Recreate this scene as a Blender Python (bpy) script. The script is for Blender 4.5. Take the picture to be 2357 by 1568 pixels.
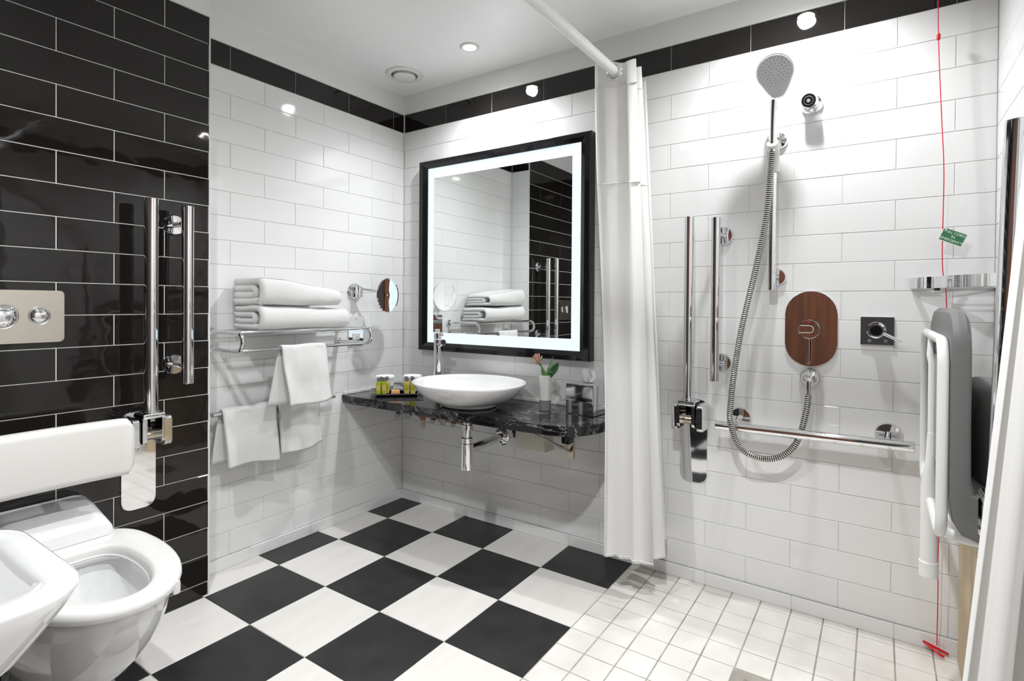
import bpy, bmesh, math, random
from mathutils import Vector, Matrix, noise
random.seed(7)
PI = math.pi
for o in list(bpy.data.objects): bpy.data.objects.remove(o)
sc = bpy.context.scene
COL = sc.collection

# ------------------------------------------------------------------ camera
CAM = Vector((2.255, -2.2226, 1.1113))
yaw, pitch, roll = 0.5913, -0.0081, 0.0071
fw = Vector((-math.sin(yaw)*math.cos(pitch), math.cos(yaw)*math.cos(pitch), math.sin(pitch)))
r0 = Vector((math.cos(yaw), math.sin(yaw), 0)); u0 = r0.cross(fw)
rt = math.cos(roll)*r0 + math.sin(roll)*u0; up = -math.sin(roll)*r0 + math.cos(roll)*u0
cd = bpy.data.cameras.new('camera'); co = bpy.data.objects.new('camera', cd); COL.objects.link(co)
M = Matrix(((rt.x, up.x, -fw.x, CAM.x), (rt.y, up.y, -fw.y, CAM.y), (rt.z, up.z, -fw.z, CAM.z), (0, 0, 0, 1)))
co.matrix_world = M
cd.sensor_fit = 'HORIZONTAL'; cd.sensor_width = 36
cd.lens = 1251.3016/2357*36
cd.shift_x = -(1182.94-1178.5)/2357
cd.shift_y = (709.21-784.0)/2357
cd.clip_start = .02
sc.camera = co

# ------------------------------------------------------------------ world, exposure
sc.view_settings.view_transform = 'Standard'; sc.view_settings.look = 'None'
sc.view_settings.gamma = 1; sc.view_settings.use_curve_mapping = False
sc.view_settings.exposure = 0.45
w = bpy.data.worlds.new('world'); sc.world = w; w.use_nodes = True
w.node_tree.nodes['Background'].inputs[0].default_value = (.8, .8, .8, 1)
w.node_tree.nodes['Background'].inputs[1].default_value = .3

# ------------------------------------------------------------------ lights (two ceiling downlights, then two added fill lamps out of view)
LAMPS = [(.69, -.27, 40), (2.0, -.26, 38), (1.05, -1.78, 50), (1.95, -1.60, 72)]
LCOL = (.965, .985, 1.0)
for x, y, e in LAMPS:
    l = bpy.data.lights.new('downlight_or_fill_beam', 'SPOT'); l.energy = e; l.color = LCOL
    l.spot_size = math.radians(150); l.spot_blend = 1.0; l.shadow_soft_size = .03
    o = bpy.data.objects.new('downlight_or_fill_beam', l); COL.objects.link(o); o.location = (x, y, 2.262)

# ------------------------------------------------------------------ materials
def mat(name, col, rough=.5, metal=0, spec=.5, coat=0, emis=None, estr=0, trans=0, ior=1.45, sheen=0):
    m = bpy.data.materials.new(name); m.use_nodes = True
    b = m.node_tree.nodes['Principled BSDF']
    b.inputs['Base Color'].default_value = (*col, 1); b.inputs['Roughness'].default_value = rough
    b.inputs['Metallic'].default_value = metal; b.inputs['Specular IOR Level'].default_value = spec
    b.inputs['Coat Weight'].default_value = coat; b.inputs['Transmission Weight'].default_value = trans
    b.inputs['IOR'].default_value = ior; b.inputs['Sheen Weight'].default_value = sheen
    if emis: b.inputs['Emission Color'].default_value = (*emis, 1); b.inputs['Emission Strength'].default_value = estr
    return m
def bump(m, scale, strength, dist=.01, detail=2, coord='Object', aniso=None):
    nt = m.node_tree; N = nt.nodes; L = nt.links
    tc = N.new('ShaderNodeTexCoord'); nz = N.new('ShaderNodeTexNoise'); bp = N.new('ShaderNodeBump')
    nz.inputs['Scale'].default_value = scale; nz.inputs['Detail'].default_value = detail
    bp.inputs['Strength'].default_value = strength; bp.inputs['Distance'].default_value = dist
    src = tc.outputs[coord]
    if coord == 'World':
        g = N.new('ShaderNodeNewGeometry'); src = g.outputs['Position']
    if aniso:
        mp = N.new('ShaderNodeMapping'); mp.inputs['Scale'].default_value = aniso
        L.new(src, mp.inputs[0]); src = mp.outputs[0]
    L.new(src, nz.inputs['Vector']); L.new(nz.outputs[0], bp.inputs['Height'])
    L.new(bp.outputs[0], N['Principled BSDF'].inputs['Normal'])
    return nz
def bumpw(m, scale, strength, dist=.01, detail=2, aniso=None):
    nt = m.node_tree; N = nt.nodes; L = nt.links
    g = N.new('ShaderNodeNewGeometry'); nz = N.new('ShaderNodeTexNoise'); bp = N.new('ShaderNodeBump')
    nz.inputs['Scale'].default_value = scale; nz.inputs['Detail'].default_value = detail
    bp.inputs['Strength'].default_value = strength; bp.inputs['Distance'].default_value = dist
    src = g.outputs['Position']
    if aniso:
        mp = N.new('ShaderNodeMapping'); mp.inputs['Scale'].default_value = aniso
        L.new(src, mp.inputs[0]); src = mp.outputs[0]
    L.new(src, nz.inputs['Vector']); L.new(nz.outputs[0], bp.inputs['Height'])
    L.new(bp.outputs[0], N['Principled BSDF'].inputs['Normal'])
def mottle(m, c1, c2, scale, lo=.35, hi=.65, detail=4, aniso=None):
    nt = m.node_tree; N = nt.nodes; L = nt.links
    g = N.new('ShaderNodeNewGeometry'); nz = N.new('ShaderNodeTexNoise'); cr = N.new('ShaderNodeValToRGB')
    nz.inputs['Scale'].default_value = scale; nz.inputs['Detail'].default_value = detail
    cr.color_ramp.elements[0].position = lo; cr.color_ramp.elements[0].color = (*c1, 1)
    cr.color_ramp.elements[1].position = hi; cr.color_ramp.elements[1].color = (*c2, 1)
    src = g.outputs['Position']
    if aniso:
        mp = N.new('ShaderNodeMapping'); mp.inputs['Scale'].default_value = aniso
        L.new(src, mp.inputs[0]); src = mp.outputs[0]
    L.new(src, nz.inputs['Vector']); L.new(nz.outputs[0], cr.inputs[0])
    L.new(cr.outputs[0], N['Principled BSDF'].inputs['Base Color'])
    return cr

WT = mat('white_glaze', (.82, .82, .815), .07); bumpw(WT, 9, .12, .004, 1)
BT = mat('black_glaze', (.012, .010, .009), .035); bumpw(BT, 14, .16, .004, 1)
GROUT_W = mat('grout_light', (.70, .69, .66), .8)
GROUT_K = mat('grout_white', (.82, .80, .76), .7)
FB = mat('floor_black', (.022, .022, .023), .42); mottle(FB, (.017, .017, .018), (.026, .026, .027), 9)
FW = mat('floor_cream', (.74, .70, .65), .32); mottle(FW, (.73, .705, .67), (.77, .745, .71), 4, aniso=(5, 1, 1))
FS = mat('floor_small', (.76, .73, .69), .38); mottle(FS, (.69, .66, .62), (.80, .775, .74), 7)
GROUT_F = mat('grout_floor', (.40, .37, .33), .9); mottle(GROUT_F, (.27, .25, .22), (.42, .39, .34), 12)
PAINT = mat('paint_white', (.84, .84, .83), .55)
CEIL = mat('paint_ceiling', (.93, .93, .92), .35); bumpw(CEIL, 3, .05, .003, 2)
CHROME = mat('chrome', (.80, .80, .81), .045, 1)
CHROME_D = mat('chrome_brushed', (.62, .60, .56), .32, 1)
NICKEL = mat('plate_satin', (.62, .57, .50), .30, 1)
GOLDC = mat('chrome_warm', (.62, .54, .43), .18, 1)
DARKM = mat('dark_metal', (.06, .06, .065), .25, .6)
MIRROR = mat('mirror_glass', (.90, .92, .91), .005, 1)
FRAME = mat('frame_black', (.008, .008, .009), .06)
LITE = mat('lit_band', (.12, .13, .14), .5, emis=(.60, .70, .76), estr=1.0)
LAMPM = mat('lamp_face', (1, 1, 1), .4, emis=(1, .97, .90), estr=30)
CERAMIC = mat('ceramic', (.80, .80, .80), .05, coat=.3)
PLAST = mat('plastic_white', (.78, .77, .75), .22)
PADW = mat('pad_cream', (.76, .74, .71), .38); bump(PADW, 60, .04, .002)
GREY = mat('seat_grey', (.155, .155, .15), .55); bump(GREY, 350, .35, .002, 3)
GREYL = mat('seat_grey_under', (.26, .27, .265), .5)
TUBEW = mat('tube_white', (.78, .78, .76), .22)
BEIGE = mat('beige_weave', (.60, .47, .31), .7)
TERRY = mat('terry_white', (.88, .875, .86), .95, sheen=.3)
bump(TERRY, 750, .8, .004, 2)
VASE = mat('vase_cream', (.66, .64, .61), .25); VASE2 = mat('vase_mauve', (.20, .185, .205), .35)
PINK = mat('rose_pink', (.78, .44, .40), .6); PINK2 = mat('rose_cream', (.75, .68, .42), .6)
GREEN = mat('leaf_green', (.05, .16, .045), .45); GREEN2 = mat('stem_green', (.12, .26, .06), .45)
TISSUE = mat('tissue', (.85, .85, .84), .9)
LIQ1 = mat('liquid_green', (.40, .46, .03), .12, coat=.5); LIQ2 = mat('liquid_gold', (.62, .52, .16), .12, coat=.5)
CAPM = mat('cap_grey', (.26, .26, .27), .35, .5)
SOAP = mat('soap_orange', (.80, .36, .15), .5); SOAPT = mat('soap_yellow', (.72, .52, .08), .5)
GLASS = mat('glass_clear', (.97, .98, .97), .02, trans=1)
CREAMB = mat('box_cream', (.62, .60, .50), .4)
COPPER = mat('pipe_brown', (.30, .19, .13), .35, .5)
KNOBG = mat('knob_grey', (.30, .30, .30), .35, .7)
TAILP = mat('pipe_tail', (.55, .48, .42), .5)
RED = mat('red_plastic', (.65, .01, .02), .35)
SIGN = mat('sign_green', (.035, .20, .07), .35); SIGNG = mat('sign_edge', (.85, .87, .85), .4)
LET = mat('lettering_white', (.88, .92, .86), .4)
RODW = mat('rod_white', (.80, .80, .79), .3)
RUBBER = mat('rubber', (.015, .015, .016), .45)
FACEG = mat('spray_face', (.66, .66, .67), .35); NOZ = mat('spray_nozzle', (.16, .16, .17), .5)
HOSEW = mat('hose_light', (.80, .79, .74), .15, .8); HOSEB = mat('hose_dark', (.012, .012, .012), .3)
SLEEVE = mat('sleeve_white', (.74, .74, .68), .3)
WOOD = mat('door_wood', (.30, .11, .045), .35)
mottle(WOOD, (.055, .018, .008), (.12, .04, .016), 3, aniso=(14, 14, .6))
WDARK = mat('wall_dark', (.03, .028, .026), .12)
TRAYM = mat('tray_metal', (.42, .42, .42), .22, .25)
HALL = mat('unlit_doorway', (.022, .020, .020), .6)  # darkness of an unlit doorway given as colour
# cloth
CLOTH = bpy.data.materials.new('curtain_cloth'); CLOTH.use_nodes = True
nt = CLOTH.node_tree; N = nt.nodes; b = N['Principled BSDF']
b.inputs['Base Color'].default_value = (.93, .925, .91, 1); b.inputs['Roughness'].default_value = .75; b.inputs['Sheen Weight'].default_value = .2
tl = N.new('ShaderNodeBsdfTranslucent'); tl.inputs[0].default_value = (.80, .78, .74, 1)
mx = N.new('ShaderNodeMixShader'); mx.inputs[0].default_value = .22
nt.links.new(b.outputs[0], mx.inputs[1]); nt.links.new(tl.outputs[0], mx.inputs[2]); nt.links.new(mx.outputs[0], N['Material Output'].inputs[0])
nz = bump(CLOTH, 30, .25, .004, 3, aniso=(1, 1, .25))
# black marble
MARB = bpy.data.materials.new('black_marble'); MARB.use_nodes = True
nt = MARB.node_tree; N = nt.nodes; L = nt.links; b = N['Principled BSDF']; b.inputs['Roughness'].default_value = .07
g = N.new('ShaderNodeNewGeometry'); mp = N.new('ShaderNodeMapping'); mp.inputs['Rotation'].default_value = (0, .3, .5); mp.inputs['Scale'].default_value = (1, 2.6, 1.5)
L.new(g.outputs['Position'], mp.inputs[0])
def vein(scale, width, dist):
    nz = N.new('ShaderNodeTexNoise'); nz.inputs['Scale'].default_value = scale; nz.inputs['Detail'].default_value = 6; nz.inputs['Distortion'].default_value = dist
    L.new(mp.outputs[0], nz.inputs['Vector'])
    s = N.new('ShaderNodeMath'); s.operation = 'SUBTRACT'; s.inputs[1].default_value = .5; L.new(nz.outputs[0], s.inputs[0])
    a = N.new('ShaderNodeMath'); a.operation = 'ABSOLUTE'; L.new(s.outputs[0], a.inputs[0])
    r = N.new('ShaderNodeMapRange'); r.inputs[1].default_value = 0; r.inputs[2].default_value = width; r.inputs[3].default_value = 1; r.inputs[4].default_value = 0
    L.new(a.outputs[0], r.inputs[0]); return r
v1 = vein(3.2, .012, 1.6); v2 = vein(9, .014, .8)
nm = N.new('ShaderNodeTexNoise'); nm.inputs['Scale'].default_value = 5; L.new(g.outputs['Position'], nm.inputs['Vector'])
rm = N.new('ShaderNodeMapRange'); rm.inputs[1].default_value = .45; rm.inputs[2].default_value = .68; L.new(nm.outputs[0], rm.inputs[0])
ml = N.new('ShaderNodeMath'); ml.operation = 'MULTIPLY'; L.new(v2.outputs[0], ml.inputs[0]); L.new(rm.outputs[0], ml.inputs[1])
m3 = N.new('ShaderNodeMath'); m3.operation = 'MULTIPLY'; m3.inputs[1].default_value = .55; L.new(v1.outputs[0], m3.inputs[0])
mxx = N.new('ShaderNodeMath'); mxx.operation = 'MAXIMUM'; L.new(ml.outputs[0], mxx.inputs[0]); L.new(m3.outputs[0], mxx.inputs[1])
mc = N.new('ShaderNodeMix'); mc.data_type = 'RGBA'; mc.inputs[6].default_value = (.010, .010, .012, 1); mc.inputs[7].default_value = (.34, .35, .37, 1)
L.new(mxx.outputs[0], mc.inputs[0]); L.new(mc.outputs[2], b.inputs['Base Color'])
# beige weave pattern
nt = BEIGE.node_tree; N = nt.nodes; L = nt.links
g = N.new('ShaderNodeNewGeometry'); wv = N.new('ShaderNodeTexWave'); wv.bands_direction = 'DIAGONAL'; wv.inputs['Scale'].default_value = 60
cr = N.new('ShaderNodeValToRGB'); cr.color_ramp.elements[0].color = (.56, .43, .28, 1); cr.color_ramp.elements[1].color = (.66, .53, .36, 1)
L.new(g.outputs['Position'], wv.inputs['Vector']); L.new(wv.outputs[0], cr.inputs[0]); L.new(cr.outputs[0], N['Principled BSDF'].inputs['Base Color'])

# ------------------------------------------------------------------ helpers
def mesh_obj(name, me, m, parent=None, smooth=False):
    if m is not None and len(me.materials) == 0: me.materials.append(m)
    o = bpy.data.objects.new(name, me); COL.objects.link(o)
    if parent is not None: o.parent = parent
    return o
def obj(name, bm, m, parent=None, smooth=True, mats=None, angle=40):
    bmesh.ops.recalc_face_normals(bm, faces=bm.faces)
    me = bpy.data.meshes.new(name); bm.to_mesh(me); bm.free()
    for mm in (mats or [m]): me.materials.append(mm)
    if smooth:
        for p in me.polygons: p.use_smooth = True
        me.set_sharp_from_angle(angle=math.radians(angle))
    o = bpy.data.objects.new(name, me); COL.objects.link(o)
    if smooth and len(me.polygons) < 500 and name not in ('pad', 'back_shroud', 'bowl', 'seat', 'frame_tube', 'petal', 'leaf', 'sepal'):
        wn = o.modifiers.new('normals', 'WEIGHTED_NORMAL'); wn.keep_sharp = True; wn.weight = 90
    if parent is not None:
        o.parent = parent
        o.matrix_parent_inverse = Matrix.Translation(parent.location).inverted()
    return o
def tag(o, label, cat, group=None, kind=None):
    o['label'] = label
    if cat: o['category'] = cat
    if group: o['group'] = group
    if kind: o['kind'] = kind
    return o
def thing(name, label, cat, loc=(0, 0, 0), group=None):
    o = bpy.data.objects.new(name, None); COL.objects.link(o); o.location = loc; o.empty_display_size = .05
    return tag(o, label, cat, group)
def copy_tree(o, parent=None):
    c = o.copy(); COL.objects.link(c)
    if parent is not None: c.parent = parent
    for ch in list(o.children): copy_tree(ch, c)
    return c
def BM(): return bmesh.new()
def box(bm, lo, hi, bev=0, seg=2, mi=0):
    r = bmesh.ops.create_cube(bm, size=1)
    vs = r['verts']
    for v in vs: v.co = Vector([lo[i] + (v.co[i]+.5)*(hi[i]-lo[i]) for i in range(3)])
    fs = set(f for v in vs for f in v.link_faces)
    for f in fs: f.material_index = mi
    if bev:
        es = set(e for v in vs for e in v.link_edges)
        bmesh.ops.bevel(bm, geom=list(es), offset=bev, segments=seg, affect='EDGES', profile=.5)
    return bm
def frames(pts, closed=False):
    n = len(pts); T = []
    for i in range(n):
        a = pts[(i-1) % n] if (closed or i > 0) else pts[0]; b2 = pts[(i+1) % n] if (closed or i < n-1) else pts[-1]
        T.append((b2-a).normalized())
    ref = Vector((0, 0, 1)) if abs(T[0].z) < .9 else Vector((0, 1, 0))
    Nn = [(ref - ref.dot(T[0])*T[0]).normalized()]
    for i in range(1, n):
        v = Nn[-1] - Nn[-1].dot(T[i])*T[i]; Nn.append(v.normalized())
    return T, Nn
def tube(bm, pts, r, seg=16, caps=True, closed=False, radii=None, flat=1.0, mi=None):
    pts = [Vector(p) for p in pts]; T, Nn = frames(pts, closed); rings = []
    for i, p in enumerate(pts):
        B = T[i].cross(Nn[i]); rr = radii[i] if radii else r
        rings.append([bm.verts.new(p + rr*(math.cos(2*PI*k/seg)*Nn[i] + flat*math.sin(2*PI*k/seg)*B)) for k in range(seg)])
    m = len(pts)
    for i in range(m if closed else m-1):
        a, b2 = rings[i], rings[(i+1) % m]
        for k in range(seg):
            f = bm.faces.new((a[k], a[(k+1) % seg], b2[(k+1) % seg], b2[k]))
            if mi: f.material_index = mi(i)
    if caps and not closed:
        bm.faces.new(rings[0][::-1]); bm.faces.new(rings[-1])
    return bm
def cyl(bm, a, b2, r, seg=24, bev=0):
    a = Vector(a); b2 = Vector(b2)
    if bev:
        d = (b2-a).normalized()
        return tube(bm, [a, a+d*bev*.01, a+d*bev, b2-d*bev, b2-d*bev*.01, b2], r, seg, radii=[r-bev, r-bev*.9, r, r, r-bev*.9, r-bev])
    return tube(bm, [a, b2], r, seg)
def lathe(bm, prof, seg=32, origin=(0, 0, 0), axis='z', sx=1, sy=1, cap0=True, cap1=True):
    O = Vector(origin)
    def P(r, h, a):
        x, y = r*math.cos(a)*sx, r*math.sin(a)*sy
        if axis == 'z': v = Vector((x, y, h))
        elif axis == '-y': v = Vector((x, -h, y))
        elif axis == 'x': v = Vector((h, x, y))
        elif axis == '-x': v = Vector((-h, x, y))
        return O+v
    rings = [[bm.verts.new(P(r, h, 2*PI*k/seg)) for k in range(seg)] for r, h in prof]
    for a, b2 in zip(rings, rings[1:]):
        for k in range(seg): bm.faces.new((a[k], a[(k+1) % seg], b2[(k+1) % seg], b2[k]))
    if cap0: bm.faces.new(rings[0][::-1])
    if cap1: bm.faces.new(rings[-1])
    return bm
def prism(bm, poly, fn, d0, d1, bev=0):
    """poly of 2D points; fn(u,v,d)->xyz"""
    A = [bm.verts.new(fn(u, v, d0)) for u, v in poly]; B2 = [bm.verts.new(fn(u, v, d1)) for u, v in poly]
    n = len(poly); fs = [bm.faces.new(A[::-1]), bm.faces.new(B2)]
    for k in range(n): fs.append(bm.faces.new((A[k], A[(k+1) % n], B2[(k+1) % n], B2[k])))
    if bev:
        es = set(fs[0].edges) | set(fs[1].edges)
        bmesh.ops.bevel(bm, geom=list(es), offset=bev, segments=2, affect='EDGES', profile=.5)
    return bm
def rrect(u0_, v0_, u1_, v1_, r, n=6):
    out = []
    for cx, cy, a0 in ((u1_-r, v1_-r, 0), (u0_+r, v1_-r, 90), (u0_+r, v0_+r, 180), (u1_-r, v0_+r, 270)):
        for k in range(n+1):
            a = math.radians(a0+90*k/n); out.append((cx+r*math.cos(a), cy+r*math.sin(a)))
    return out
XZ = lambda u, v, d: (u, d, v)
YZ = lambda u, v, d: (d, u, v)
XY = lambda u, v, d: (u, v, d)
def arc(c, a, b2, n, ax1, ax2, r):
    """points on an arc, angles in degrees"""
    c = Vector(c); ax1 = Vector(ax1); ax2 = Vector(ax2)
    return [c + r*(math.cos(math.radians(a+(b2-a)*k/n))*ax1 + math.sin(math.radians(a+(b2-a)*k/n))*ax2) for k in range(n+1)]
def smooth_path(pts, n=8):
    pts = [Vector(p) for p in pts]; out = []
    P = [2*pts[0]-pts[1]] + pts + [2*pts[-1]-pts[-2]]
    for i in range(1, len(P)-2):
        for k in range(n):
            t = k/n; a, b2, c, d = P[i-1], P[i], P[i+1], P[i+2]
            out.append(.5*((2*b2) + (c-a)*t + (2*a-5*b2+4*c-d)*t*t + (3*b2-a-3*c+d)*t**3))
    out.append(pts[-1]); return out
def lettering(name, text, size, m, mw, parent, align='CENTER'):
    cu = bpy.data.curves.new(name, 'FONT'); cu.body = text; cu.size = size; cu.align_x = align; cu.align_y = 'CENTER'; cu.extrude = .0002
    to = bpy.data.objects.new('tmp', cu); COL.objects.link(to); bpy.context.view_layer.update()
    me = bpy.data.meshes.new_from_object(to.evaluated_get(bpy.context.evaluated_depsgraph_get()))
    bpy.data.objects.remove(to)
    me.transform(mw); me.materials.clear(); me.materials.append(m)
    o = bpy.data.objects.new(name, me); COL.objects.link(o); o.parent = parent
    o.matrix_parent_inverse = Matrix.Translation(parent.location).inverted()
    return o

# ------------------------------------------------------------------ tiles
TCACHE = {}
def tile_mesh(wd, ht, m, th=.006, inset=.0012, key=''):
    k = (round(wd, 4), round(ht, 4), m.name, th)
    if k in TCACHE: return TCACHE[k]
    a, b2, i = wd/2, ht/2, inset
    vs = [(-a, th, -b2), (a, th, -b2), (a, th, b2), (-a, th, b2), (-a, .0012, -b2), (a, .0012, -b2), (a, .0012, b2), (-a, .0012, b2),
          (-a+i, 0, -b2+i), (a-i, 0, -b2+i), (a-i, 0, b2-i), (-a+i, 0, b2-i)]
    fs = []
    for q in range(4):
        r = (q+1) % 4
        fs += [(q, r, 4+r, 4+q), (4+q, 4+r, 8+r, 8+q)]
    fs += [(8, 9, 10, 11)]
    me = bpy.data.meshes.new('tile'); me.from_pydata([Vector(v) for v in vs], [], fs); me.update(); me.materials.append(m)
    TCACHE[k] = me; return me
def put_tile(parent, me, loc, rot):
    o = bpy.data.objects.new('tile', me); COL.objects.link(o); o.parent = parent; o.location = loc; o.rotation_euler = rot
W = .3055; H = .1015; Z0 = 2.0762
def tile_wall(parent, s0, s1, place, rot, joints, rows, g):
    """rows: (zlo, zhi, jointoffset, material); place(s,z)->location"""
    for zlo, zhi, off, m in rows:
        if zhi-zlo < .012: continue
        k = math.floor((s0-off)/joints); s = off+k*joints
        while s < s1-1e-6:
            a, b2 = max(s, s0), min(s+joints, s1)
            if b2-a > .008:
                jl = random.uniform(-.0002, .0002)
                put_tile(parent, tile_mesh(b2-a-g, zhi-zlo-g, m), place((a+b2)/2, (zlo+zhi)/2, jl), rot)
            s += joints
def white_rows(off, zbot=.0462):
    rows = [(Z0, Z0+H, off, BT)]
    for k in range(20): rows.append((Z0-(k+1)*H, Z0-k*H, off+(W/2 if k % 2 == 0 else 0), WT))
    return rows
LX = 2.5521; YS = -2.38; ZC = 2.285; XB = .152; YB = -1.158
# --- back wall
wall_back = obj('wall_back', box(BM(), (-.1, .0022, -.1), (LX+.1, .1, ZC+.05)), GROUT_W, smooth=False)
tag(wall_back, 'back wall in white metro tiles with a black border row', 'wall', kind='structure')
tile_wall(wall_back, 0, LX, lambda s, z, j: (s, j, z), (0, 0, 0), W, white_rows(.3121), .0018)
obj('plaster_band', box(BM(), (0, -.001, Z0+H+.001), (LX, .003, ZC)), PAINT, wall_back, smooth=False)
# --- left wall
wall_left = obj('wall_left', box(BM(), (-.1, YS-.1, -.1), (-.0022, .0022, ZC+.05)), GROUT_W, smooth=False)
tag(wall_left, 'left wall in white metro tiles beside the vanity', 'wall', kind='structure')
tile_wall(wall_left, YB, 0, lambda s, z, j: (j, s, z), (0, 0, PI/2), W, white_rows(-.0796), .0018)
obj('plaster_band', box(BM(), (-.003, YB, Z0+H+.001), (.001, 0, ZC)), PAINT, wall_left, smooth=False)
# --- right wall
wall_right = obj('wall_right', box(BM(), (LX+.0022, YS-.1, -.1), (LX+.1, .0022, ZC+.05)), GROUT_W, smooth=False)
tag(wall_right, 'right wall of the shower in white metro tiles', 'wall', kind='structure')
tile_wall(wall_right, 0, 1.6, lambda s, z, j: (LX+j, -s, z), (0, 0, -PI/2), W, white_rows(.19), .0018)
obj('plaster_band', box(BM(), (LX-.001, -1.6, Z0+H+.001), (LX+.003, 0, ZC)), PAINT, wall_right, smooth=False)
obj('plaster_panel', box(BM(), (LX-.001, YS, 0), (LX+.003, -1.602, ZC)), PAINT, wall_right, smooth=False)
# --- front wall (behind the camera) with timber door
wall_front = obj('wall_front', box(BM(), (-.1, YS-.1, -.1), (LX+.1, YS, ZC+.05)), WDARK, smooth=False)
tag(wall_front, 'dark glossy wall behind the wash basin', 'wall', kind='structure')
d = obj('door_1', box(BM(), (1.36, YS+.001, 0), (2.12, YS+.03, 2.05), .003), WOOD); tag(d, 'brown timber door in the front wall', 'door', kind='structure')
d2 = obj('doorway_panel', box(BM(), (2.14, YS+.001, 0), (2.535, YS+.02, 2.05), .003), HALL); tag(d2, 'added dark panel standing for an unlit doorway beside the timber door', 'door', kind='structure')  # added panel: gives the chrome a dark doorway to reflect, no real leaf
hb = BM(); cyl(hb, (1.55, YS+.03, 1.0), (1.55, YS+.07, 1.0), .009); tube(hb, smooth_path([(1.55, YS+.07, 1.0), (1.60, YS+.075, 1.0), (1.66, YS+.07, 1.0)]), .008)
obj('door_handle', hb, CHROME, d)
# --- boxed-out black wall with the toilet
wall_boxing = obj('wall_boxing', box(BM(), (-.01, YS-.02, -.02), (XB-.0026, YB-.0022, ZC+.02)), GROUT_K, smooth=False)
tag(wall_boxing, 'glossy black metro tiled wall behind the toilet', 'wall', kind='structure')
rows = []
for k in range(22):
    zt = 2.182-k*H; rows.append((max(0.0, zt-H), zt, -1.313+(W/2 if k % 2 == 1 else 0), BT))
tile_wall(wall_boxing, YS, YB, lambda s, z, j: (XB+j, s, z), (0, 0, PI/2), W, rows, .0032)
tile_wall(wall_boxing, -XB, 0, lambda s, z, j: (-s, YB+j, z), (0, 0, PI), W, [(r[0], r[1], -XB, r[3]) for r in white_rows(0)], .0022)
obj('plaster_band', box(BM(), (0, YS, 2.183), (XB+.001, YB+.001, ZC)), PAINT, wall_boxing, smooth=False)
# metal corner trim
t = obj('trim_1', box(BM(), (XB-.006, YB-.003, 0), (XB+.0015, YB+.0025, 2.182), .0008, 1), PLAST)
tag(t, 'slim pale vertical trim on the corner of the black tiles', 'trim', kind='structure')
# --- ceiling
c = obj('ceiling', box(BM(), (-.1, YS-.1, ZC), (LX+.1, .1, ZC+.1)), CEIL, smooth=False); tag(c, 'smooth white painted ceiling', 'ceiling', kind='structure')
# --- floor
floor = obj('floor', box(BM(), (-.1, YS-.1, -.1), (LX+.1, .1, -.0016)), GROUT_F, smooth=False); tag(floor, 'floor of black and cream squares with small white tiles in the shower', 'floor', kind='structure')
FA, FS_, FBY = .1606, .3067, .2581
FR = (-PI/2, 0, 0)
XSH = FA+4*FS_
xs = [0]+[FA+i*FS_ for i in range(5)]; ysj = [0]+[-FBY-i*FS_ for i in range(8)]
for i in range(5):
    for j in range(8):
        xa, xb = xs[i], xs[i+1]; ya, yb = ysj[j+1], ysj[j]
        ya = max(ya, YS)
        if yb-ya < .01: continue
        g = .0024
        put_tile(floor, tile_mesh(xb-xa-g, yb-ya-g, FB if (i+j) % 2 == 0 else FW, .008, .001), ((xa+xb)/2, (ya+yb)/2, random.uniform(-.0002, .0002)), FR)
sm = FS_/3; DR = (1.934, -.605, 2.036, -.503)
cnt = 0
for i in range(12):
    xa = XSH+i*sm; xb = min(xa+sm, LX)
    if xb-xa < .01: continue
    for j in range(-3, 20):
        yb = -FBY-j*sm; ya = yb-sm; yb = min(yb, 0)
        if yb-ya < .01 or ya < YS: continue
        cx, cy = (xa+xb)/2, (ya+yb)/2
        g = .0040
        if DR[0] < cx < DR[2] and DR[1] < cy < DR[3]: continue
        cnt += 1
        put_tile(floor, tile_mesh(xb-xa-g, yb-ya-g, FS, .0075, .0011), (cx, cy, random.uniform(-.0004, .0001)), FR)
# drain
t = thing('floor_drain', 'square metal floor drain set in the small shower tiles', 'drain', (1.985, -.555, 0))
fb = BM(); fx0, fy0, fx1, fy1 = 1.932, -.606, 2.038, -.500
for a in ((fx0, fy0, fx1, fy0+.008), (fx0, fy1-.008, fx1, fy1), (fx0, fy0+.008, fx0+.008, fy1-.008), (fx1-.008, fy0+.008, fx1, fy1-.008)):
    box(fb, (a[0], a[1], -.006), (a[2], a[3], .0012))
obj('drain_frame', fb, CHROME_D, t, smooth=False)
obj('drain_well', box(BM(), (fx0+.008, fy0+.008, -.0058), (fx1-.008, fy1-.008, -.004)), RUBBER, t, smooth=False)
for k in range(6):
    yy = fy0+.014+k*.0147; obj('slat', box(BM(), (fx0+.008, yy, -.004), (fx1-.008, yy+.007, 0)), CHROME_D, t, smooth=False)
# --- baseboards
def skirting(name, label, a0, a1, joints, fixed, axis, m=WT):
    if axis == 'x': b = obj(name, box(BM(), (a0, fixed-.0105, 0), (a1, fixed-.001, .045)), GROUT_W, smooth=False)
    else: b = obj(name, box(BM(), (fixed+.001, a0, 0), (fixed+.0105, a1, .045)), GROUT_W, smooth=False)
    tag(b, label, 'baseboard', kind='structure')
    js = [a0]+sorted(j for j in joints if a0 < j < a1)+[a1]
    for p, q in zip(js, js[1:]):
        me = tile_mesh(q-p-.002, .0485, m, .008)
        if axis == 'x': put_tile(b, me, ((p+q)/2, fixed-.012, .0248), (0, 0, 0))
        else: put_tile(b, me, (fixed+.012, (p+q)/2, .0248), (0, 0, PI/2))
skirting('baseboard_back', 'low white tile skirting along the back wall', .0, LX, [FA+i*FS_ for i in range(9)], 0, 'x')
skirting('baseboard_left', 'low white tile skirting along the left wall', YB, -.012, [-.3-i*FS_ for i in range(4)], 0, 'y')

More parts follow.
